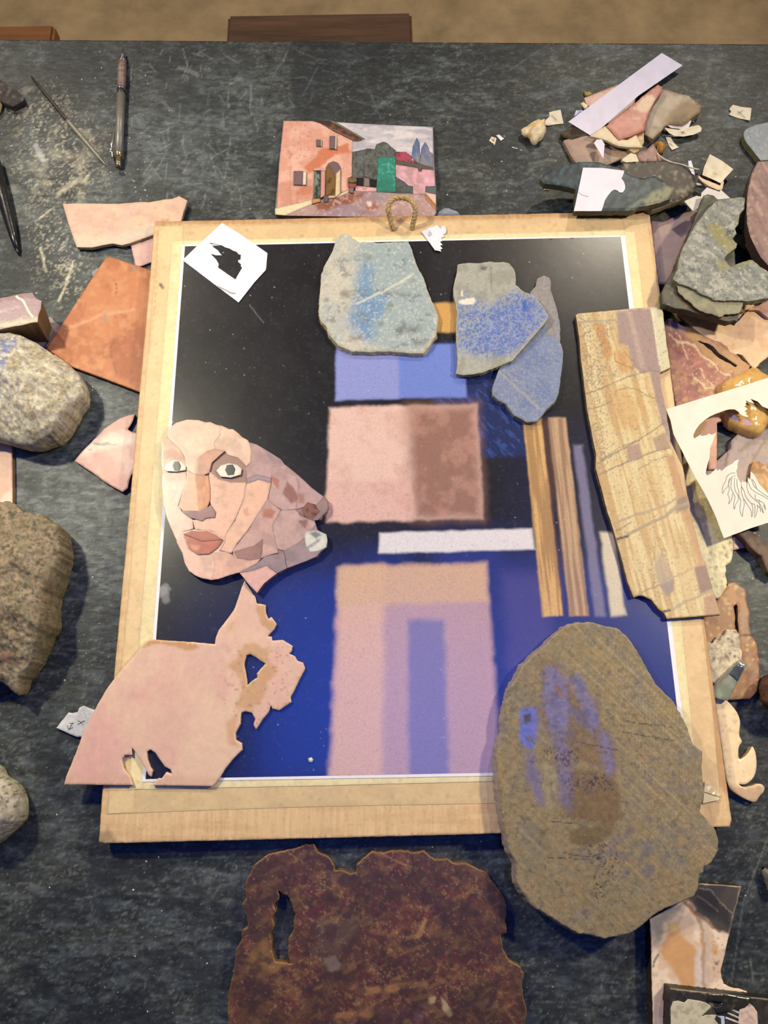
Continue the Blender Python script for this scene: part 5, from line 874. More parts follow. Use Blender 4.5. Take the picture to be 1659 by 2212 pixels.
slab('brown_bar', K('H', 950, 990, 1050, 950, 1120, 980, 1220, 1090, 1300, 1180, 1400, 1300, 1380, 1460, 1273, 1400, 1230, 1300, 1210, 1240, 1120, 1170, 1040, 1080), .008, MSt, (106, 82, 62), [nz(12, (72, 54, 42), .5, .64, .7, 3)], 'brown stone bar slanting below the stencil bottom edge', 'stone', seed=54, jag=1)
rock('amber_lump', K('G', 935, 1240, 932, 1180, 980, 1140, 1050, 1090, 1150, 1045, 1200, 1020, 1300, 970, 1400, 920, 1480, 950, 1540, 1010, 1600, 1045, 1750, 1100, 1800, 1400, 1700, 1600, 1637, 1690, 1580, 1760, 1530, 1860, 1430, 1892, 1370, 1870, 1270, 1832, 1200, 1800, 1130, 1772, 1080, 1740, 1040, 1700, 1000, 1620, 975, 1560, 955, 1480, 950, 1380), .020, mat('amber', None, rough=.12, spec=.6, bump=.12, bs=60, amt=.08, coat=.6, sub=.25), (200, 152, 72),
     [nz(22, (210, 166, 86), .45, .62, .7, 3), nz(14, (172, 120, 46), .55, .75, .5, 5)], 'large glossy honey amber lump partly under the paper stencil', z=.0002, step=4, seed=9, rough=.10, rsc=24, facet=.3, p=3, mid=.3)
def g2x(*v): return K('G', *v)
STE = K('X', 1438.8, 884, 1530, 856, 1600, 835, 1659, 816, 1705, 801, 1716, 860) + g2x(1800, 1560, 1690, 1500, 1637, 1472, 1560, 1440, 1500, 1375, 1395, 1335, 1420, 1365, 1450, 1402, 1390, 1385, 1330, 1355, 1348, 1385, 1330, 1400, 1342, 1425, 1310, 1440, 1360, 1475, 1315, 1510, 1350, 1530, 1330, 1552, 1365, 1566, 1360, 1588, 1300, 1570, 1255, 1545, 1230, 1510, 1180, 1480, 1110, 1480, 1050, 1495, 980, 1520, 900, 1550, 840, 1580, 780, 1620, 700, 1690, 650, 1760, 618, 1830, 625, 1882, 660, 1860, 720, 1825, 725, 1845, 790, 1835, 830, 1810, 870, 1830, 928, 1800, 890, 1900, 850, 2000, 835, 2050) \
    + K('H', 660, 100, 650, 200, 630, 260, 612, 350, 625, 378, 660, 365, 690, 335, 725, 305, 735, 328, 760, 310, 780, 332, 820, 295, 870, 265, 900, 250, 920, 225, 965, 205, 948, 260, 950, 300, 935, 330, 950, 400, 990, 470, 1003, 425, 1015, 455, 1030, 440, 1055, 465, 1062, 400, 1085, 425, 1090, 335, 1120, 365, 1150, 410, 1180, 470, 1210, 500, 1273, 570, 1400, 660, 1420, 840, 1273, 880, 1100, 935, 805, 1046, 760, 930, 720, 820, 660, 690, 600, 570, 500, 400, 400, 200, 330, 60, 270, -60, 240, -200)
o = slab('paper_stencil', STE, .0003, MPa, (226, 212, 196), [nz(30, (216, 204, 186), .45, .65, .6, 3)], 'white paper stencil with a wing shaped cut-out and pencilled plume strands at the right edge', 'paper', z=.0235, step=6, seg=4, jag=.15, seed=5, bevel=0, ring=0, dz=lambda X, Y: -.002*sst(1560, 1440, X)-.004*sst(1000, 1160, Y))
zs_ = lambda x, y: .0235+.0003+.0002+float(-.002*sst(1560, 1440, np.array(x))-.004*sst(1000, 1160, np.array(y)))
def k2(*v): return spl([(1540+v[i]/6.32, 900+v[i+1]/6.32) for i in range(0, len(v), 2)], 5)
ribbon('pencil_drawing', [k2(305, 768, 240, 775, 190, 820, 175, 880, 145, 930, 128, 1000, 135, 1048, 160, 1000, 210, 938, 215, 880, 235, 840), k2(310, 800, 260, 820, 235, 860, 215, 930, 225, 990, 205, 1060, 228, 1120, 215, 1190, 255, 1130, 268, 1045),
       k2(262, 830, 250, 900, 250, 980, 290, 1060, 300, 1110, 285, 1190, 292, 1265, 310, 1200, 350, 1130, 350, 1090), k2(300, 830, 295, 900, 300, 990, 340, 1070, 380, 1130, 375, 1200, 370, 1280, 402, 1362, 410, 1290, 430, 1190, 410, 1100, 390, 1020, 390, 920),
       k2(330, 850, 330, 940, 355, 1020, 355, 1090), k2(395, 960, 430, 1020, 450, 1090, 520, 1180, 570, 1200, 575, 1280, 570, 1375, 600, 1310, 612, 1200), k2(425, 1120, 470, 1200, 520, 1280, 532, 1368, 548, 1280, 530, 1180),
       k2(470, 900, 465, 970, 500, 1060, 580, 1140, 640, 1190, 670, 1240, 692, 1318, 660, 1260, 600, 1210), k2(480, 880, 520, 980, 600, 1040, 680, 1080, 760, 1130), k2(530, 860, 560, 940, 620, 1000, 700, 1060, 760, 1100), k2(530, 850, 570, 900, 600, 980), k2(575, 1060, 590, 1130, 640, 1150, 700, 1190, 720, 1270, 690, 1200), k2(630, 1130, 640, 1200, 650, 1300)],
       .9, zs_, MInk, o)
# right column below
slab('brecciated_stone', K('R', 560, 330, 700, 160, 770, 60, 790, 35, 830, 30, 880, 60, 930, 90, 938, 130, 935, 200, 965, 290, 960, 400, 975, 490, 1025, 560, 1030, 600, 1045, 700, 1050, 850, 1030, 980, 970, 1045, 880, 1045, 780, 1057, 600, 1000, 560, 700), .005, MSp, (168, 116, 66),
     [nz(20, (142, 86, 56), .48, .62, .8, 3), nz(5, (212, 176, 110), .62, .70, .8, 5, .8, 1.4), nz(14, (150, 118, 92), .52, .66, .6, 8), poly(K('R', 870, 300, 960, 260, 980, 500, 880, 490), (154, 120, 92), 5, .7, 4), line(K('R', 870, 490, 975, 495), 1.2, (60, 34, 24), 1.2, .9, 1)],
     'orange brown brecciated stone slab with a slit, right of the board below the striped slab', 'stone', holes=[K('R', 825, 240, 850, 220, 862, 240, 862, 350, 872, 478, 852, 462, 838, 440, 840, 330)], z=.0002, seed=55, jag=1.2, side=(110, 76, 56))
slab('white_travertine_chunk', K('R', 560, 560, 605, 545, 640, 560, 680, 505, 740, 490, 765, 445, 850, 440, 875, 490, 880, 600, 903, 640, 890, 700, 840, 760, 740, 850, 660, 905, 560, 900), .0035, MRk, (198, 182, 152), [nz(7, (152, 132, 100), .56, .66, .7, 3), nz(4, (86, 66, 52), .66, .71, .8, 5)], 'whitish pitted travertine chunk on the orange brecciated slab', 'stone', z=.0054, seed=56, jag=2.2, jsc=5)
bl = slab('polished_block', K('R', 600, 1010, 655, 925, 720, 850, 790, 780, 865, 712, 945, 742, 900, 830, 865, 890, 820, 980, 778, 1058, 700, 1050), .007, mat('grey_green_polished', None, rough=.12, spec=.7, bump=.05, bs=80, amt=.06, coat=.5), (126, 132, 112), [nz(14, (148, 152, 132), .5, .64, .7, 3, 1, 1), poly(K('R', 650, 930, 865, 708, 880, 740, 830, 790, 660, 960), (122, 108, 92), 2, .9)],
     'small grey green polished stone block with a shiny end, right of the board', 'stone', z=.0056, seed=57, jag=.4)
slab('glassy_facet', K('R', 790, 825, 830, 770, 865, 742, 905, 752, 915, 780, 862, 888), .0012, mat('smoky_glass', (70, 74, 84), rough=.08, spec=.9, bump=1.0, bs=60, amt=.4, ns=80, coat=.8), z=.0127, step=4, jag=.3, seed=2, parent=bl)
slab('scroll_cut_stone', K('R', 640, 1003, 665, 1010, 720, 1025, 755, 1050, 790, 1080, 850, 1150, 875, 1200, 884, 1250, 874, 1340, 880, 1380, 903, 1415, 872, 1455, 865, 1500, 872, 1572, 900, 1560, 930, 1540, 965, 1495, 987, 1450, 1010, 1490, 1022, 1540, 1027, 1600, 1020, 1680, 1000, 1730, 950, 1780, 910, 1790, 868, 1783, 890, 1803, 930, 1812, 985, 1800, 1030, 1780, 1070, 1785, 1097, 1810, 1090, 1850, 1050, 1890, 1020, 1945, 960, 1932, 880, 1890, 820, 1850, 790, 1822, 760, 1740, 700, 1300), .006, MSp, (236, 204, 154),
     [nz(24, (240, 210, 164), .45, .6, .8, 3), nz(7, (190, 146, 96), .62, .72, .5, 5), poly(K('R', 780, 1810, 900, 1800, 1097, 1780, 1040, 1950, 880, 1900), (176, 134, 100), 6, .7, 5)], 'cream stone slab cut in scrolls with a pointed hook, right of the lower board', 'stone', z=.0002, seed=58, smooth=1, jag=.4, side=(178, 140, 92))
rock('dark_upright_stone', K('X', 1655, 1478, 1662, 1458, 1690, 1440, 1760, 1440, 1790, 1500, 1760, 1560, 1690, 1545, 1660, 1515), .045, MRk, (110, 74, 60), [nz(8, (70, 50, 44), .5, .64, .7, 3)], 'brown red stone barely showing at the right picture edge', seed=11, mid=.5)
# bottom right
AG = K('S', 330, 965, 480, 880, 620, 800, 740, 745, 800, 650, 885, 560, 1120, 578, 1362, 598, 1325, 750, 1270, 950, 1240, 1080, 1218, 1180, 1190, 1300, 1165, 1420, 1140, 1500, 1133, 1560, 1145, 1630, 1165, 1690, 1225, 1722, 1280, 1740, 1340, 1745, 1420, 1775, 1468, 1840, 1450, 1950, 1400, 2260, 370, 2260, 365, 2000, 352, 1600, 345, 1200)
slab('agate_stone', AG, .0125, MSp, (232, 204, 172),
     [nz(26, (204, 168, 132), .45, .62, .7, 3), poly(K('S', 340, 950, 740, 745, 700, 860, 500, 1000, 470, 1200, 380, 1250), (140, 134, 116), 8, .85, 10), poly(K('S', 540, 1020, 610, 1000, 660, 1060, 700, 1150, 780, 1230, 855, 1330, 830, 1500, 825, 1740, 660, 1740, 610, 1560, 540, 1450, 450, 1350, 500, 1180), (204, 146, 78), 6, .9, 9), poly(K('S', 560, 1010, 650, 1030, 650, 1100, 560, 1090), (220, 190, 110), 5, .8, 5),
      poly(K('S', 830, 1350, 960, 1240, 960, 1740, 830, 1740), (206, 192, 180), 6, .8, 6), poly(K('S', 860, 900, 1000, 1050, 1000, 1740, 930, 1740, 920, 1200), (190, 168, 150), 5, .6, 6), line(K('S', 745, 780, 860, 930, 920, 1090, 940, 1300, 920, 1500, 940, 1740), 4, (176, 126, 74), 4, .7, 6), line(K('S', 730, 770, 850, 900, 1000, 1010, 1110, 1100), 4, (150, 100, 50), 4, .8, 5),
      poly(K('S', 740, 745, 880, 555, 1365, 595, 1220, 1130, 1110, 1090, 1000, 990, 850, 880), (74, 66, 60), 5, 1, 5), poly(K('S', 880, 620, 1000, 640, 1120, 780, 1240, 900, 1225, 1060, 1040, 940, 900, 850, 830, 780), (46, 40, 40), 7, .8, 8, 14), line(K('S', 890, 620, 1010, 640, 1120, 770, 1250, 895), 1.2, (130, 118, 96), 1.5, .9, 3), line(K('S', 870, 700, 980, 770, 1100, 880), 1.2, (110, 100, 80), 1.5, .8, 3),
      poly(K('S', 1050, 1250, 1100, 1270, 1095, 1370, 1050, 1370, 1010, 1310), (206, 150, 92), 3, .8, 4), poly(K('S', 1060, 1440, 1110, 1440, 1105, 1480, 1070, 1475), (88, 66, 60), 2, .8, 3), poly(K('S', 1040, 1500, 1065, 1500, 1050, 1540), (80, 60, 56), 2, .8, 2), nz(4, (150, 104, 96), .64, .72, .7, 12, 1, 1, 0, 4, (K('S', 1000, 1150, 1220, 1180, 1140, 1740, 1050, 1700), 10)), line(K('S', 420, 1360, 390, 1430, 370, 1490), 3, (110, 92, 80), 2, .8, 3)],
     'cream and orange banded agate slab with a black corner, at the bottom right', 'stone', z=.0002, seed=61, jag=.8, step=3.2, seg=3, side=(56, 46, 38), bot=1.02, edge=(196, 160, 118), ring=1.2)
bk = slab('black_inlay_stone', K('S', 555, 1738, 800, 1765, 1000, 1790, 1460, 1840, 1800, 1875, 1800, 2400, 540, 2400, 548, 2050), .012, MSp, (52, 46, 38), [nz(18, (80, 72, 50), .52, .66, .8, 3), nz(10, (32, 28, 26), .5, .65, .7, 5), line(K('S', 965, 1795, 1010, 1880, 1060, 2030), 3, (124, 112, 84), 3, .8, 4), line(K('S', 560, 1742, 1000, 1793, 1659, 1862), 1, (160, 140, 96), 1, .7)],
     'black stone slab with cream inlaid shapes in the bottom right corner', 'stone', z=.013, seed=62, jag=.3, step=4, side=(30, 26, 26))
for i, (p, c) in enumerate((((570, 2300, 565, 1960, 590, 1890, 650, 1880, 720, 1900, 760, 1860, 880, 1880, 960, 1900, 1012, 1930, 1015, 1960, 960, 2010, 905, 2060, 960, 2040, 1080, 2040, 1060, 2090, 1110, 2150, 1150, 2300), (196, 184, 150)),
                            ((1325, 2300, 1330, 2060, 1340, 1980, 1400, 1960, 1455, 1910, 1500, 1950, 1540, 2010, 1552, 2300), (216, 184, 160)), ((1140, 2190, 1130, 2080, 1080, 2050, 1170, 2055, 1175, 2190), (176, 190, 214)), ((1185, 2060, 1340, 2120, 1335, 2140, 1180, 2080), (206, 196, 186)), ((1210, 2010, 1345, 2070, 1340, 2088, 1200, 2025), (206, 196, 186)), ((1250, 1970, 1340, 2010, 1338, 2030, 1240, 1985), (206, 196, 186)))):
    slab('inlay_piece', K('S', *p), .0006, MSp, c, [nz(9, tuple(int(v*.8) for v in c), .5, .64, .7, 3)], z=.0246, step=4, jag=.5, seed=63+i, bevel=.0001, ring=.8, parent=bk)
slab('dark_ridge_shard', K('S', 1160, 1900, 1000, 1890, 980, 1800, 1200, 1810, 1470, 1850, 1460, 1900, 1330, 1960, 1190, 2010, 1080, 2020, 1050, 1960), .002, mat('wet_black', None, rough=.15, spec=.7, bump=.8, bs=90, amt=.2, coat=.4), (44, 40, 30), [nz(8, (90, 82, 50), .6, .7, .6, 3)], 'glossy blackish stone shard resting on the black inlaid slab', 'stone', z=.0254, seed=70, jag=1)
rock('grey_stone_tip', K('S', 1585, 390, 1605, 378, 1640, 395, 1720, 440, 1760, 700, 1680, 690, 1640, 600, 1615, 500), .012, MSt, (140, 130, 124), [nz(10, (104, 94, 90), .5, .62, .7, 3, .4, 2)], 'small grey stone at the right edge above the black inlaid slab', step=4, seed=12)

# ================================================================ left side
slab('pink_lower_stone', K('a', 1112, 500, 1150, 492, 1310, 443, 1460, 420, 1450, 620, 1280, 658, 1225, 680, 1190, 692, 1152, 682, 1140, 620, 1122, 540), .0032, MSp, (204, 158, 144), [nz(20, (214, 170, 156), .45, .62, .7, 3)], 'small pink stone slab under the longer pink slab and the board edge', 'stone', z=.0002, seed=71, side=(150, 110, 92))
slab('pink_upper_stone', K('A', 400, 1302, 500, 1298, 620, 1302, 760, 1302, 900, 1290, 950, 1292, 1050, 1275, 1100, 1270, 1145, 1252, 1198, 1282, 1175, 1350, 1150, 1440, 1080, 1500, 980, 1502, 890, 1532, 830, 1555, 780, 1568, 720, 1556, 650, 1568, 590, 1582, 490, 1580, 440, 1440), .0040, MSp, (210, 168, 144),
     [nz(30, (214, 176, 140), .42, .62, .8, 3), nz(16, (196, 150, 128), .5, .65, .6, 5, 2, .7, -.1), poly(K('A', 480, 1580, 440, 1480, 700, 1520, 980, 1420, 1000, 1500, 780, 1570), (196, 184, 160), 7, .75, 8), poly(K('A', 985, 1415, 1080, 1400, 1090, 1385, 1070, 1420, 1000, 1440), (184, 112, 82), 2, .8, 3), nz(3, (170, 120, 100), .74, .82, .4, 8)],
     'long pale pink stone slab, uppermost behind the upper left board corner', 'stone', z=.0035, seed=72, jag=.8, side=(156, 138, 106), edge=(216, 180, 150), ring=1.2)
slab('grey_chip', K('a', 778, 748, 830, 703, 860, 720, 815, 790, 795, 782), .002, MSt, (146, 146, 140), label='small grey stone chip under the left edge of the orange tile', cat='stone', z=.0002, seed=73, step=4)
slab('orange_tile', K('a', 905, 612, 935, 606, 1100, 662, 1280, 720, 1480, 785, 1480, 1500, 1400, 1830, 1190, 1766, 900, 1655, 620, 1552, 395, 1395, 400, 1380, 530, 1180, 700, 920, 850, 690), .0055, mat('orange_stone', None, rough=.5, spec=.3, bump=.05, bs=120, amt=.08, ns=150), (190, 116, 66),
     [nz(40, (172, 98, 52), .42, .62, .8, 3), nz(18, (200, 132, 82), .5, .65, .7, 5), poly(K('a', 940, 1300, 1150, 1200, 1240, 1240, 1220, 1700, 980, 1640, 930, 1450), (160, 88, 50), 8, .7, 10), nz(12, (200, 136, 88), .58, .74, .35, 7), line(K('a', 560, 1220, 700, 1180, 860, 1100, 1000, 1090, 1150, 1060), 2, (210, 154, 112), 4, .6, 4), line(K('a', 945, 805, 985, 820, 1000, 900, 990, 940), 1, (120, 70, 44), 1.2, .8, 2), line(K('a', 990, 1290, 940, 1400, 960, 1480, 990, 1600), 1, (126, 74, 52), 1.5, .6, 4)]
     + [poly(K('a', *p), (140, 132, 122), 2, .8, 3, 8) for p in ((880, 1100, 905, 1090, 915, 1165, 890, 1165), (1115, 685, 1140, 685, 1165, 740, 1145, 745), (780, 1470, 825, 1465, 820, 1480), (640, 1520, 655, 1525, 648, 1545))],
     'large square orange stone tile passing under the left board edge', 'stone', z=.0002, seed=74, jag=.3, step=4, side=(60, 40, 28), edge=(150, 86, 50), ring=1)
slab('fish_cut_stone', K('b', 805, 1485, 880, 1390, 930, 1340, 990, 1280, 1060, 1210, 1130, 1135, 1200, 1085, 1260, 1045, 1330, 1010, 1400, 987, 1465, 978, 1445, 1040, 1420, 1090, 1385, 1140, 1420, 1165, 1480, 1185, 1600, 1210, 1600, 1500, 1450, 1580, 1420, 1650, 1400, 1700, 1385, 1780, 1330, 1822, 1240, 1775, 1150, 1722, 980, 1600), .005, MSp, (202, 152, 136),
     [nz(24, (214, 174, 156), .45, .62, .8, 3), poly(K('b', 880, 1390, 1000, 1280, 1200, 1180, 1300, 1200, 1450, 1210, 1430, 1290, 1250, 1320, 1080, 1380, 960, 1420), (222, 206, 184), 9, .8, 10), poly(K('b', 960, 1290, 1100, 1290, 1280, 1300, 1150, 1320, 1050, 1310), (88, 78, 88), 3, .75, 6, 10), poly(K('b', 960, 1360, 1000, 1350, 990, 1368), (70, 64, 74), 2, .8, 3), poly(K('b', 1150, 1720, 1330, 1822, 1400, 1700, 1300, 1640), (186, 128, 124), 10, .6, 5)],
     'pink stone slab cut with a pointed fin, partly under the left board edge', 'stone', z=.0002, seed=75, jag=.6, step=4, side=(52, 38, 36))
blk = slab('striped_block', K('a', -140, 1010, 0, 962, 60, 950, 130, 935, 210, 920, 275, 912, 295, 950, 320, 970, 355, 985, 345, 1050, 325, 1110, 318, 1165, 260, 1170, 200, 1190, 100, 1205, 0, 1228, -140, 1245), .042, MSt, (170, 142, 142),
     [poly(K('a', -140, 1000, 280, 910, 310, 960, 60, 985, -140, 1060), (142, 104, 98), 4, 1, 4), poly(K('a', -140, 1190, 0, 1165, 200, 1130, 330, 1120, 320, 1170, 0, 1230, -140, 1245), (206, 194, 160), 4, .9, 4), line(K('a', -100, 1095, 60, 1065, 160, 1030), 3, (206, 190, 180), 4, .6, 4), nz(14, (160, 134, 140), .5, .64, .6, 3, 4, .6, -.15)],
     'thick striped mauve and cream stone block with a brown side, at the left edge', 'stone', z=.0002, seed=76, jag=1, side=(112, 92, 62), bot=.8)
ribbon('chalk_line', [spl(K('a', 135, 945, 160, 965, 195, 985, 220, 1030, 245, 1080, 285, 1130))], 5, .0424, mat('chalk', (224, 206, 182), rough=.8), blk)
slab('pink_edge_stone', K('b', -120, 1260, 118, 1260, 128, 1400, 132, 1650, 134, 1960, 0, 1980, -120, 1980), .006, MSp, (206, 162, 136), [poly(K('b', -20, 1950, 40, 1860, 134, 1800, 134, 1960), (222, 200, 176), 4, .8, 8, 8)], 'pink stone slab between the two big stones at the left edge', 'stone', z=.0002, seed=77, jag=.3, side=(150, 116, 84))
rock('blue_flecked_boulder', K('b', -160, 300, 0, 212, 60, 165, 120, 155, 180, 153, 300, 180, 420, 240, 460, 255, 500, 290, 600, 350, 700, 400, 770, 460, 860, 540, 930, 650, 944, 740, 932, 840, 860, 940, 830, 1000, 790, 1060, 750, 1140, 720, 1180, 640, 1270, 520, 1310, 420, 1345, 330, 1350, 250, 1340, 120, 1305, 0, 1268, -160, 1240), .058, MRk, (180, 168, 140),
     [nz(30, (158, 142, 112), .45, .62, .8, 3), nz(14, (200, 190, 166), .5, .64, .7, 5), nz(4, (120, 104, 78), .58, .7, .6, 15), poly(K('b', -120, 260, 60, 330, 240, 310, 230, 400, 160, 500, 200, 620, 100, 700, 60, 900, 0, 1000, -120, 1000), (96, 118, 168), 16, .5, 16), nz(9, (74, 100, 172), .54, .64, .75, 7, 1, 1, 0, 4, (K('b', -160, 200, 330, 210, 300, 560, 100, 1000, -160, 1100), 40)), nz(5, (196, 188, 168), .62, .72, .5, 9), nz(8, (100, 112, 150), .64, .72, .5, 12)],
     'rounded grey beige boulder with blue flecks at the left edge', step=3.6, seg=4, seed=21, rough=.20, rsc=46, k=.8, facet=.6, mid=.38, p=2.4, jag=1.6)
rock('brown_boulder', K('c', -260, 200, 0, 152, 80, 146, 170, 180, 210, 220, 250, 250, 340, 280, 430, 275, 470, 300, 500, 340, 570, 370, 610, 410, 622, 460, 640, 540, 652, 640, 635, 720, 620, 790, 600, 860, 570, 960, 530, 1050, 525, 1150, 530, 1270, 532, 1350, 500, 1390, 470, 1430, 430, 1540, 400, 1610, 370, 1690, 300, 1780, 230, 1850, 205, 1950, 180, 2002, 120, 1960, 60, 1900, -100, 1840, -260, 1800), .052, MRk, (136, 122, 96),
     [nz(30, (116, 104, 78), .45, .62, .8, 3), nz(12, (142, 118, 92), .5, .64, .6, 5), nz(8, (70, 74, 58), .62, .70, .75, 7), nz(4, (84, 66, 52), .58, .68, .6, 9), nz(6, (156, 128, 80), .6, .7, .5, 11), poly(K('c', 80, 1600, 180, 1600, 190, 1680, 100, 1690), (110, 66, 56), 6, .6, 6)],
     'large rough brown grey boulder with green patches at the left edge', step=3.6, seg=4, seed=24, rough=.22, rsc=60, k=.9, facet=.8, mid=.42, p=3, jag=2.2)
rock('dark_slate_shard', K('c', -200, 1780, 0, 1812, 50, 1830, 100, 1880, 143, 1922, 60, 1990, 0, 2010, -200, 2040), .012, MRk, (52, 54, 60), [nz(10, (74, 74, 78), .5, .64, .6, 3, 2, .5)], 'dark slate shard at the foot of the large brown boulder', seed=14, z=.0002)
rock('pitted_stone', K('d', -140, 470, -40, 490, 0, 522, 20, 570, 50, 595, 100, 622, 135, 665, 155, 700, 172, 760, 176, 850, 163, 910, 120, 960, 60, 1010, 0, 1066, -140, 1110), .034, MRk, (168, 156, 130),
     [nz(20, (182, 174, 154), .45, .62, .7, 3), nz(3, (78, 66, 52), .62, .68, .9, 5, .7, 1.3), poly(K('d', -140, 880, 100, 850, 176, 850, 0, 1070, -140, 1110), (142, 134, 126), 12, .6, 8)], 'pale pitted grey stone at the lower left edge', step=4, seed=31, rough=.12, rsc=30, mid=.45, k=.9)
chip = slab('marked_chip', K('d', 400, 240, 440, 190, 465, 160, 490, 130, 520, 133, 555, 125, 565, 95, 600, 80, 640, 97, 690, 115, 720, 300, 585, 306, 550, 305, 480, 275), .004, MSt, (202, 200, 196), [nz(12, (184, 182, 178), .5, .62, .6, 3)], 'white stone chip marked with an arrow and a cross, left of the pink sheet', 'stone', z=.0002, seed=78, jag=1, side=(150, 130, 108))
ribbon('pen_mark', [K('d', 520, 205, 495, 250), K('d', 482, 222, 492, 252, 522, 238), K('d', 498, 208, 528, 206), K('d', 558, 188, 578, 200, 598, 222), K('d', 607, 188, 580, 202, 556, 216)], 1.2, .0044, MInkD, chip)
slab('black_chip', K('A', -60, 480, 0, 508, 60, 545, 110, 580, 152, 620, 150, 640, 108, 665, 95, 672, 82, 680, 50, 665, 20, 655, -60, 600), .007, MRk, (66, 58, 54), [nz(8, (110, 104, 98), .56, .68, .7, 3)], 'dark mottled stone chip at the top left edge', 'stone', z=.0002, seed=79)
rock('cream_pebble', K('A', -60, 640, -20, 625, 5, 635, 16, 675, 5, 710, -20, 728, -60, 730), .010, MSp, (204, 182, 118), [], 'cream yellow pebble at the left edge below the dark mottled chip', step=4, seed=15, rough=.05)
rock('blue_grey_pebble', K('X', 944, 466, 948, 458, 958, 453, 972, 454, 986, 459, 997, 468, 980, 474, 950, 474), .010, MSt, (136, 140, 150), [nz(6, (90, 100, 130), .5, .64, .7, 3)], 'small blue grey pebble behind the board beside the picture plaque', step=3.5, seed=16, z=.0002)

# tools
MBk = mat('black_tool', (26, 24, 24), rough=.32, spec=.6, bump=.35, bs=140, amt=.5, coat=.3)
a = P3(-14, 345, .007); b = P3(41, 551, .002)
t = empty('black_scriber', (a[0], a[1], 0), 'black tapered pointed scriber tool at the left edge', 'tool')
lathe('shaft', (a[0], a[1], .0068), (b[0], b[1], .0042), [(0, .0064), (.35, .0066), (.6, .0058), (.8, .0042), (.95, .0022)], MBk, t, 8, .9)
lathe('tip', (b[0]-(b[0]-a[0])*.05, b[1]-(b[1]-a[1])*.05, .0043), (b[0], b[1], .0018), [(0, .0021), (.6, .0014), (1, .0004)], mat('dark_steel', (60, 60, 64), rough=.3, metal=.8, bump=.1), t, 8)
a = P3(*K('A', 200, 488)[0], .002); m_ = P3(*K('A', 428, 768)[0], .0022); b = P3(*K('A', 680, 1062)[0], .0006)
t = empty('needle_file', (m_[0], m_[1], 0), 'thin grey needle file lying left of the mechanical pencil', 'tool')
lathe('file_blade', (a[0], a[1], .0014), (m_[0], m_[1], .0022), [(0, .0011), (.3, .0016), (.9, .0018), (1, .0014)], mat('dark_file_steel', (78, 66, 62), rough=.5, metal=.5, bump=.4, bs=900), t, 8, .7)
lathe('handle', (m_[0], m_[1], .0022), (b[0], b[1], .0014), [(0, .0016), (.04, .0024), (.5, .0024), (.8, .0019), (.93, .0010), (1, .0003)], mat('worn_steel', (142, 136, 124), rough=.45, metal=.4, bump=.15), t, 10, .8)
hz = .0052
def ap(v, z=hz): x, y = K('A', *v)[0]; return P3(x, y, z)
a = ap((786, 318)); b = ap((757, 1068))
t = empty('mechanical_pencil', (a[0], a[1]-.05, 0), 'worn grey metal mechanical pencil with clip and rusty grip', 'pencil')
def seg(t0, t1): return (tuple(a[i]+(b[i]-a[i])*t0 for i in range(3)), tuple(a[i]+(b[i]-a[i])*t1 for i in range(3)))
MGr = mat('pencil_barrel', (132, 126, 118), rough=.42, metal=.35, bump=.12, bs=500, amt=.12)
lathe('tip', *seg(0, .09), [(0, .0009), (.3, .0012), (.35, .0020), (1, .0026)], mat('tip_steel', (112, 106, 98), rough=.35, metal=.6), t)
lathe('collar', *seg(.085, .11), [(0, .0026), (.5, .0040), (1, .0043)], mat('chrome', (196, 190, 178), rough=.18, metal=.9, bump=0), t)
lathe('grip', *seg(.11, .345), [(0, .0043), (.3, .0046), (.9, .0045), (1, .0043)], mat('rusty_grip', (134, 112, 104), rough=.55, metal=.2, bump=.4, bs=300, speck=((112, 74, 60), 260, .55, .7)), t)
lathe('ring', *seg(.345, .36), [(0, .0045), (1, .0045)], mat('chrome'), t)
lathe('dark_band', *seg(.36, .395), [(0, .0042), (1, .0042)], mat('band_dark', (50, 46, 46), rough=.3), t)
lathe('barrel', *seg(.395, .885), [(0, .0044), (.5, .0044), (1, .0043)], MGr, t)
lathe('end_ring', *seg(.885, .925), [(0, .0040), (.3, .0043), (.7, .0040), (1, .0036)], mat('brass', (170, 150, 110), rough=.25, metal=.8), t)
lathe('push_button', *seg(.925, 1.0), [(0, .0028), (.6, .0030), (1, .0032)], mat('brass'), t)
lathe('button_hole', *seg(1.0, 1.003), [(0, .0013), (1, .0013)], mat('band_dark'), t, 12)
c0 = ap((738, 800), .0060); c1 = ap((718, 905), .0072); c2 = ap((712, 940), .0068); c3 = ap((718, 1010), .0050)
tube('clip', spl([c0, c1, c2, c3], 5), [.0007+.0007*min(1, i/9) for i in range(16)], mat('chrome'), t, 8)
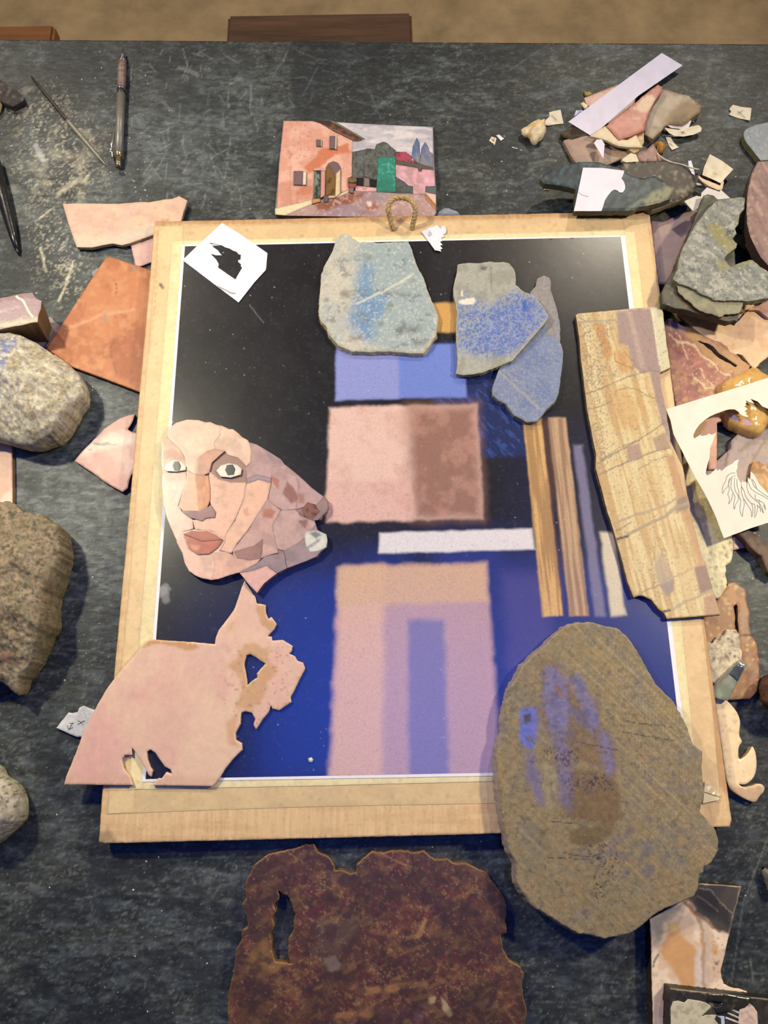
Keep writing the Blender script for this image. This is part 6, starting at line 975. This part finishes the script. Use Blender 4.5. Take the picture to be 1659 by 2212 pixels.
lathe('clip_ball', c2, ap((708, 985), .0060), [(0, .0010), (.4, .0020), (.8, .0018), (1, .0006)], mat('chrome'), t, 10)

# crumbs of plaster and stone on the bench, too many to count
rs = random.Random(8); V = []; F = []; Cc = []
def crumb(x, y, r, z, c):
    b = len(V); n = 5; a0 = rs.uniform(0, 6)
    for i in range(n):
        rr = r*rs.uniform(.6, 1.2); V.append((x+rr*math.cos(a0+i*6.283/n), y+rr*math.sin(a0+i*6.283/n), z))
    V.append((x, y, z+r*rs.uniform(.4, .9)))
    for i in range(n): F.append([b+i, b+(i+1) % n, b+n])
    Cc.extend([lin(c)]*(n+1))
zones = [((0, 330, 180, 500), 130), ((0, 560, 420, 720), 60), ((200, 330, 100, 420), 60), ((0, 1659, 100, 470), 130), ((1030, 1500, 250, 420), 60), ((150, 320, 830, 900), 22), ((0, 300, 1100, 1800), 60), ((100, 1659, 1790, 2200), 90), ((1560, 1659, 1150, 1350), 40)]
pts = np.array([(rs.uniform(x0, x1), rs.uniform(y0, y1)) for (x0, x1, y0, y1), n in zones for _ in range(n)])
gx, gy = P(pts[:, 0], pts[:, 1], 0); ok = np.ones(len(gx), bool)
for w, h_, zt in PLACED: ok &= ~inside(gx, gy, w)
for x, y in zip(gx[ok].tolist(), gy[ok].tolist()):
    crumb(x, y, rs.choice((.0003, .0004, .0005, .0009)), 0.0001, rs.choice(((210, 204, 186), (214, 196, 150), (190, 186, 178), (200, 190, 170))))
tag(make('plaster_crumbs', V, F, Cc, mat('crumb', None, rough=.8, bump=0, amt=.1), smooth=False), 'tiny pale crumbs of plaster and stone scattered over the dark bench top', 'crumbs', kind='stuff')
V = []; F = []; Cc = []
q = [P3(x, y, ZP+.0013) for x, y in K('X', 666, 1638, 673, 1636, 677, 1641, 674, 1647, 667, 1646)]
tag(make('white_chip', [*q, *[(x, y, z+.0012) for x, y, z in q]], [[5, 6, 7, 8, 9]]+[[i, (i+1) % 5, 5+(i+1) % 5, 5+i] for i in range(5)], None, mat('chip_white', (214, 212, 190))), 'tiny white stone chip on the print between sheet and oval slab', 'stone')
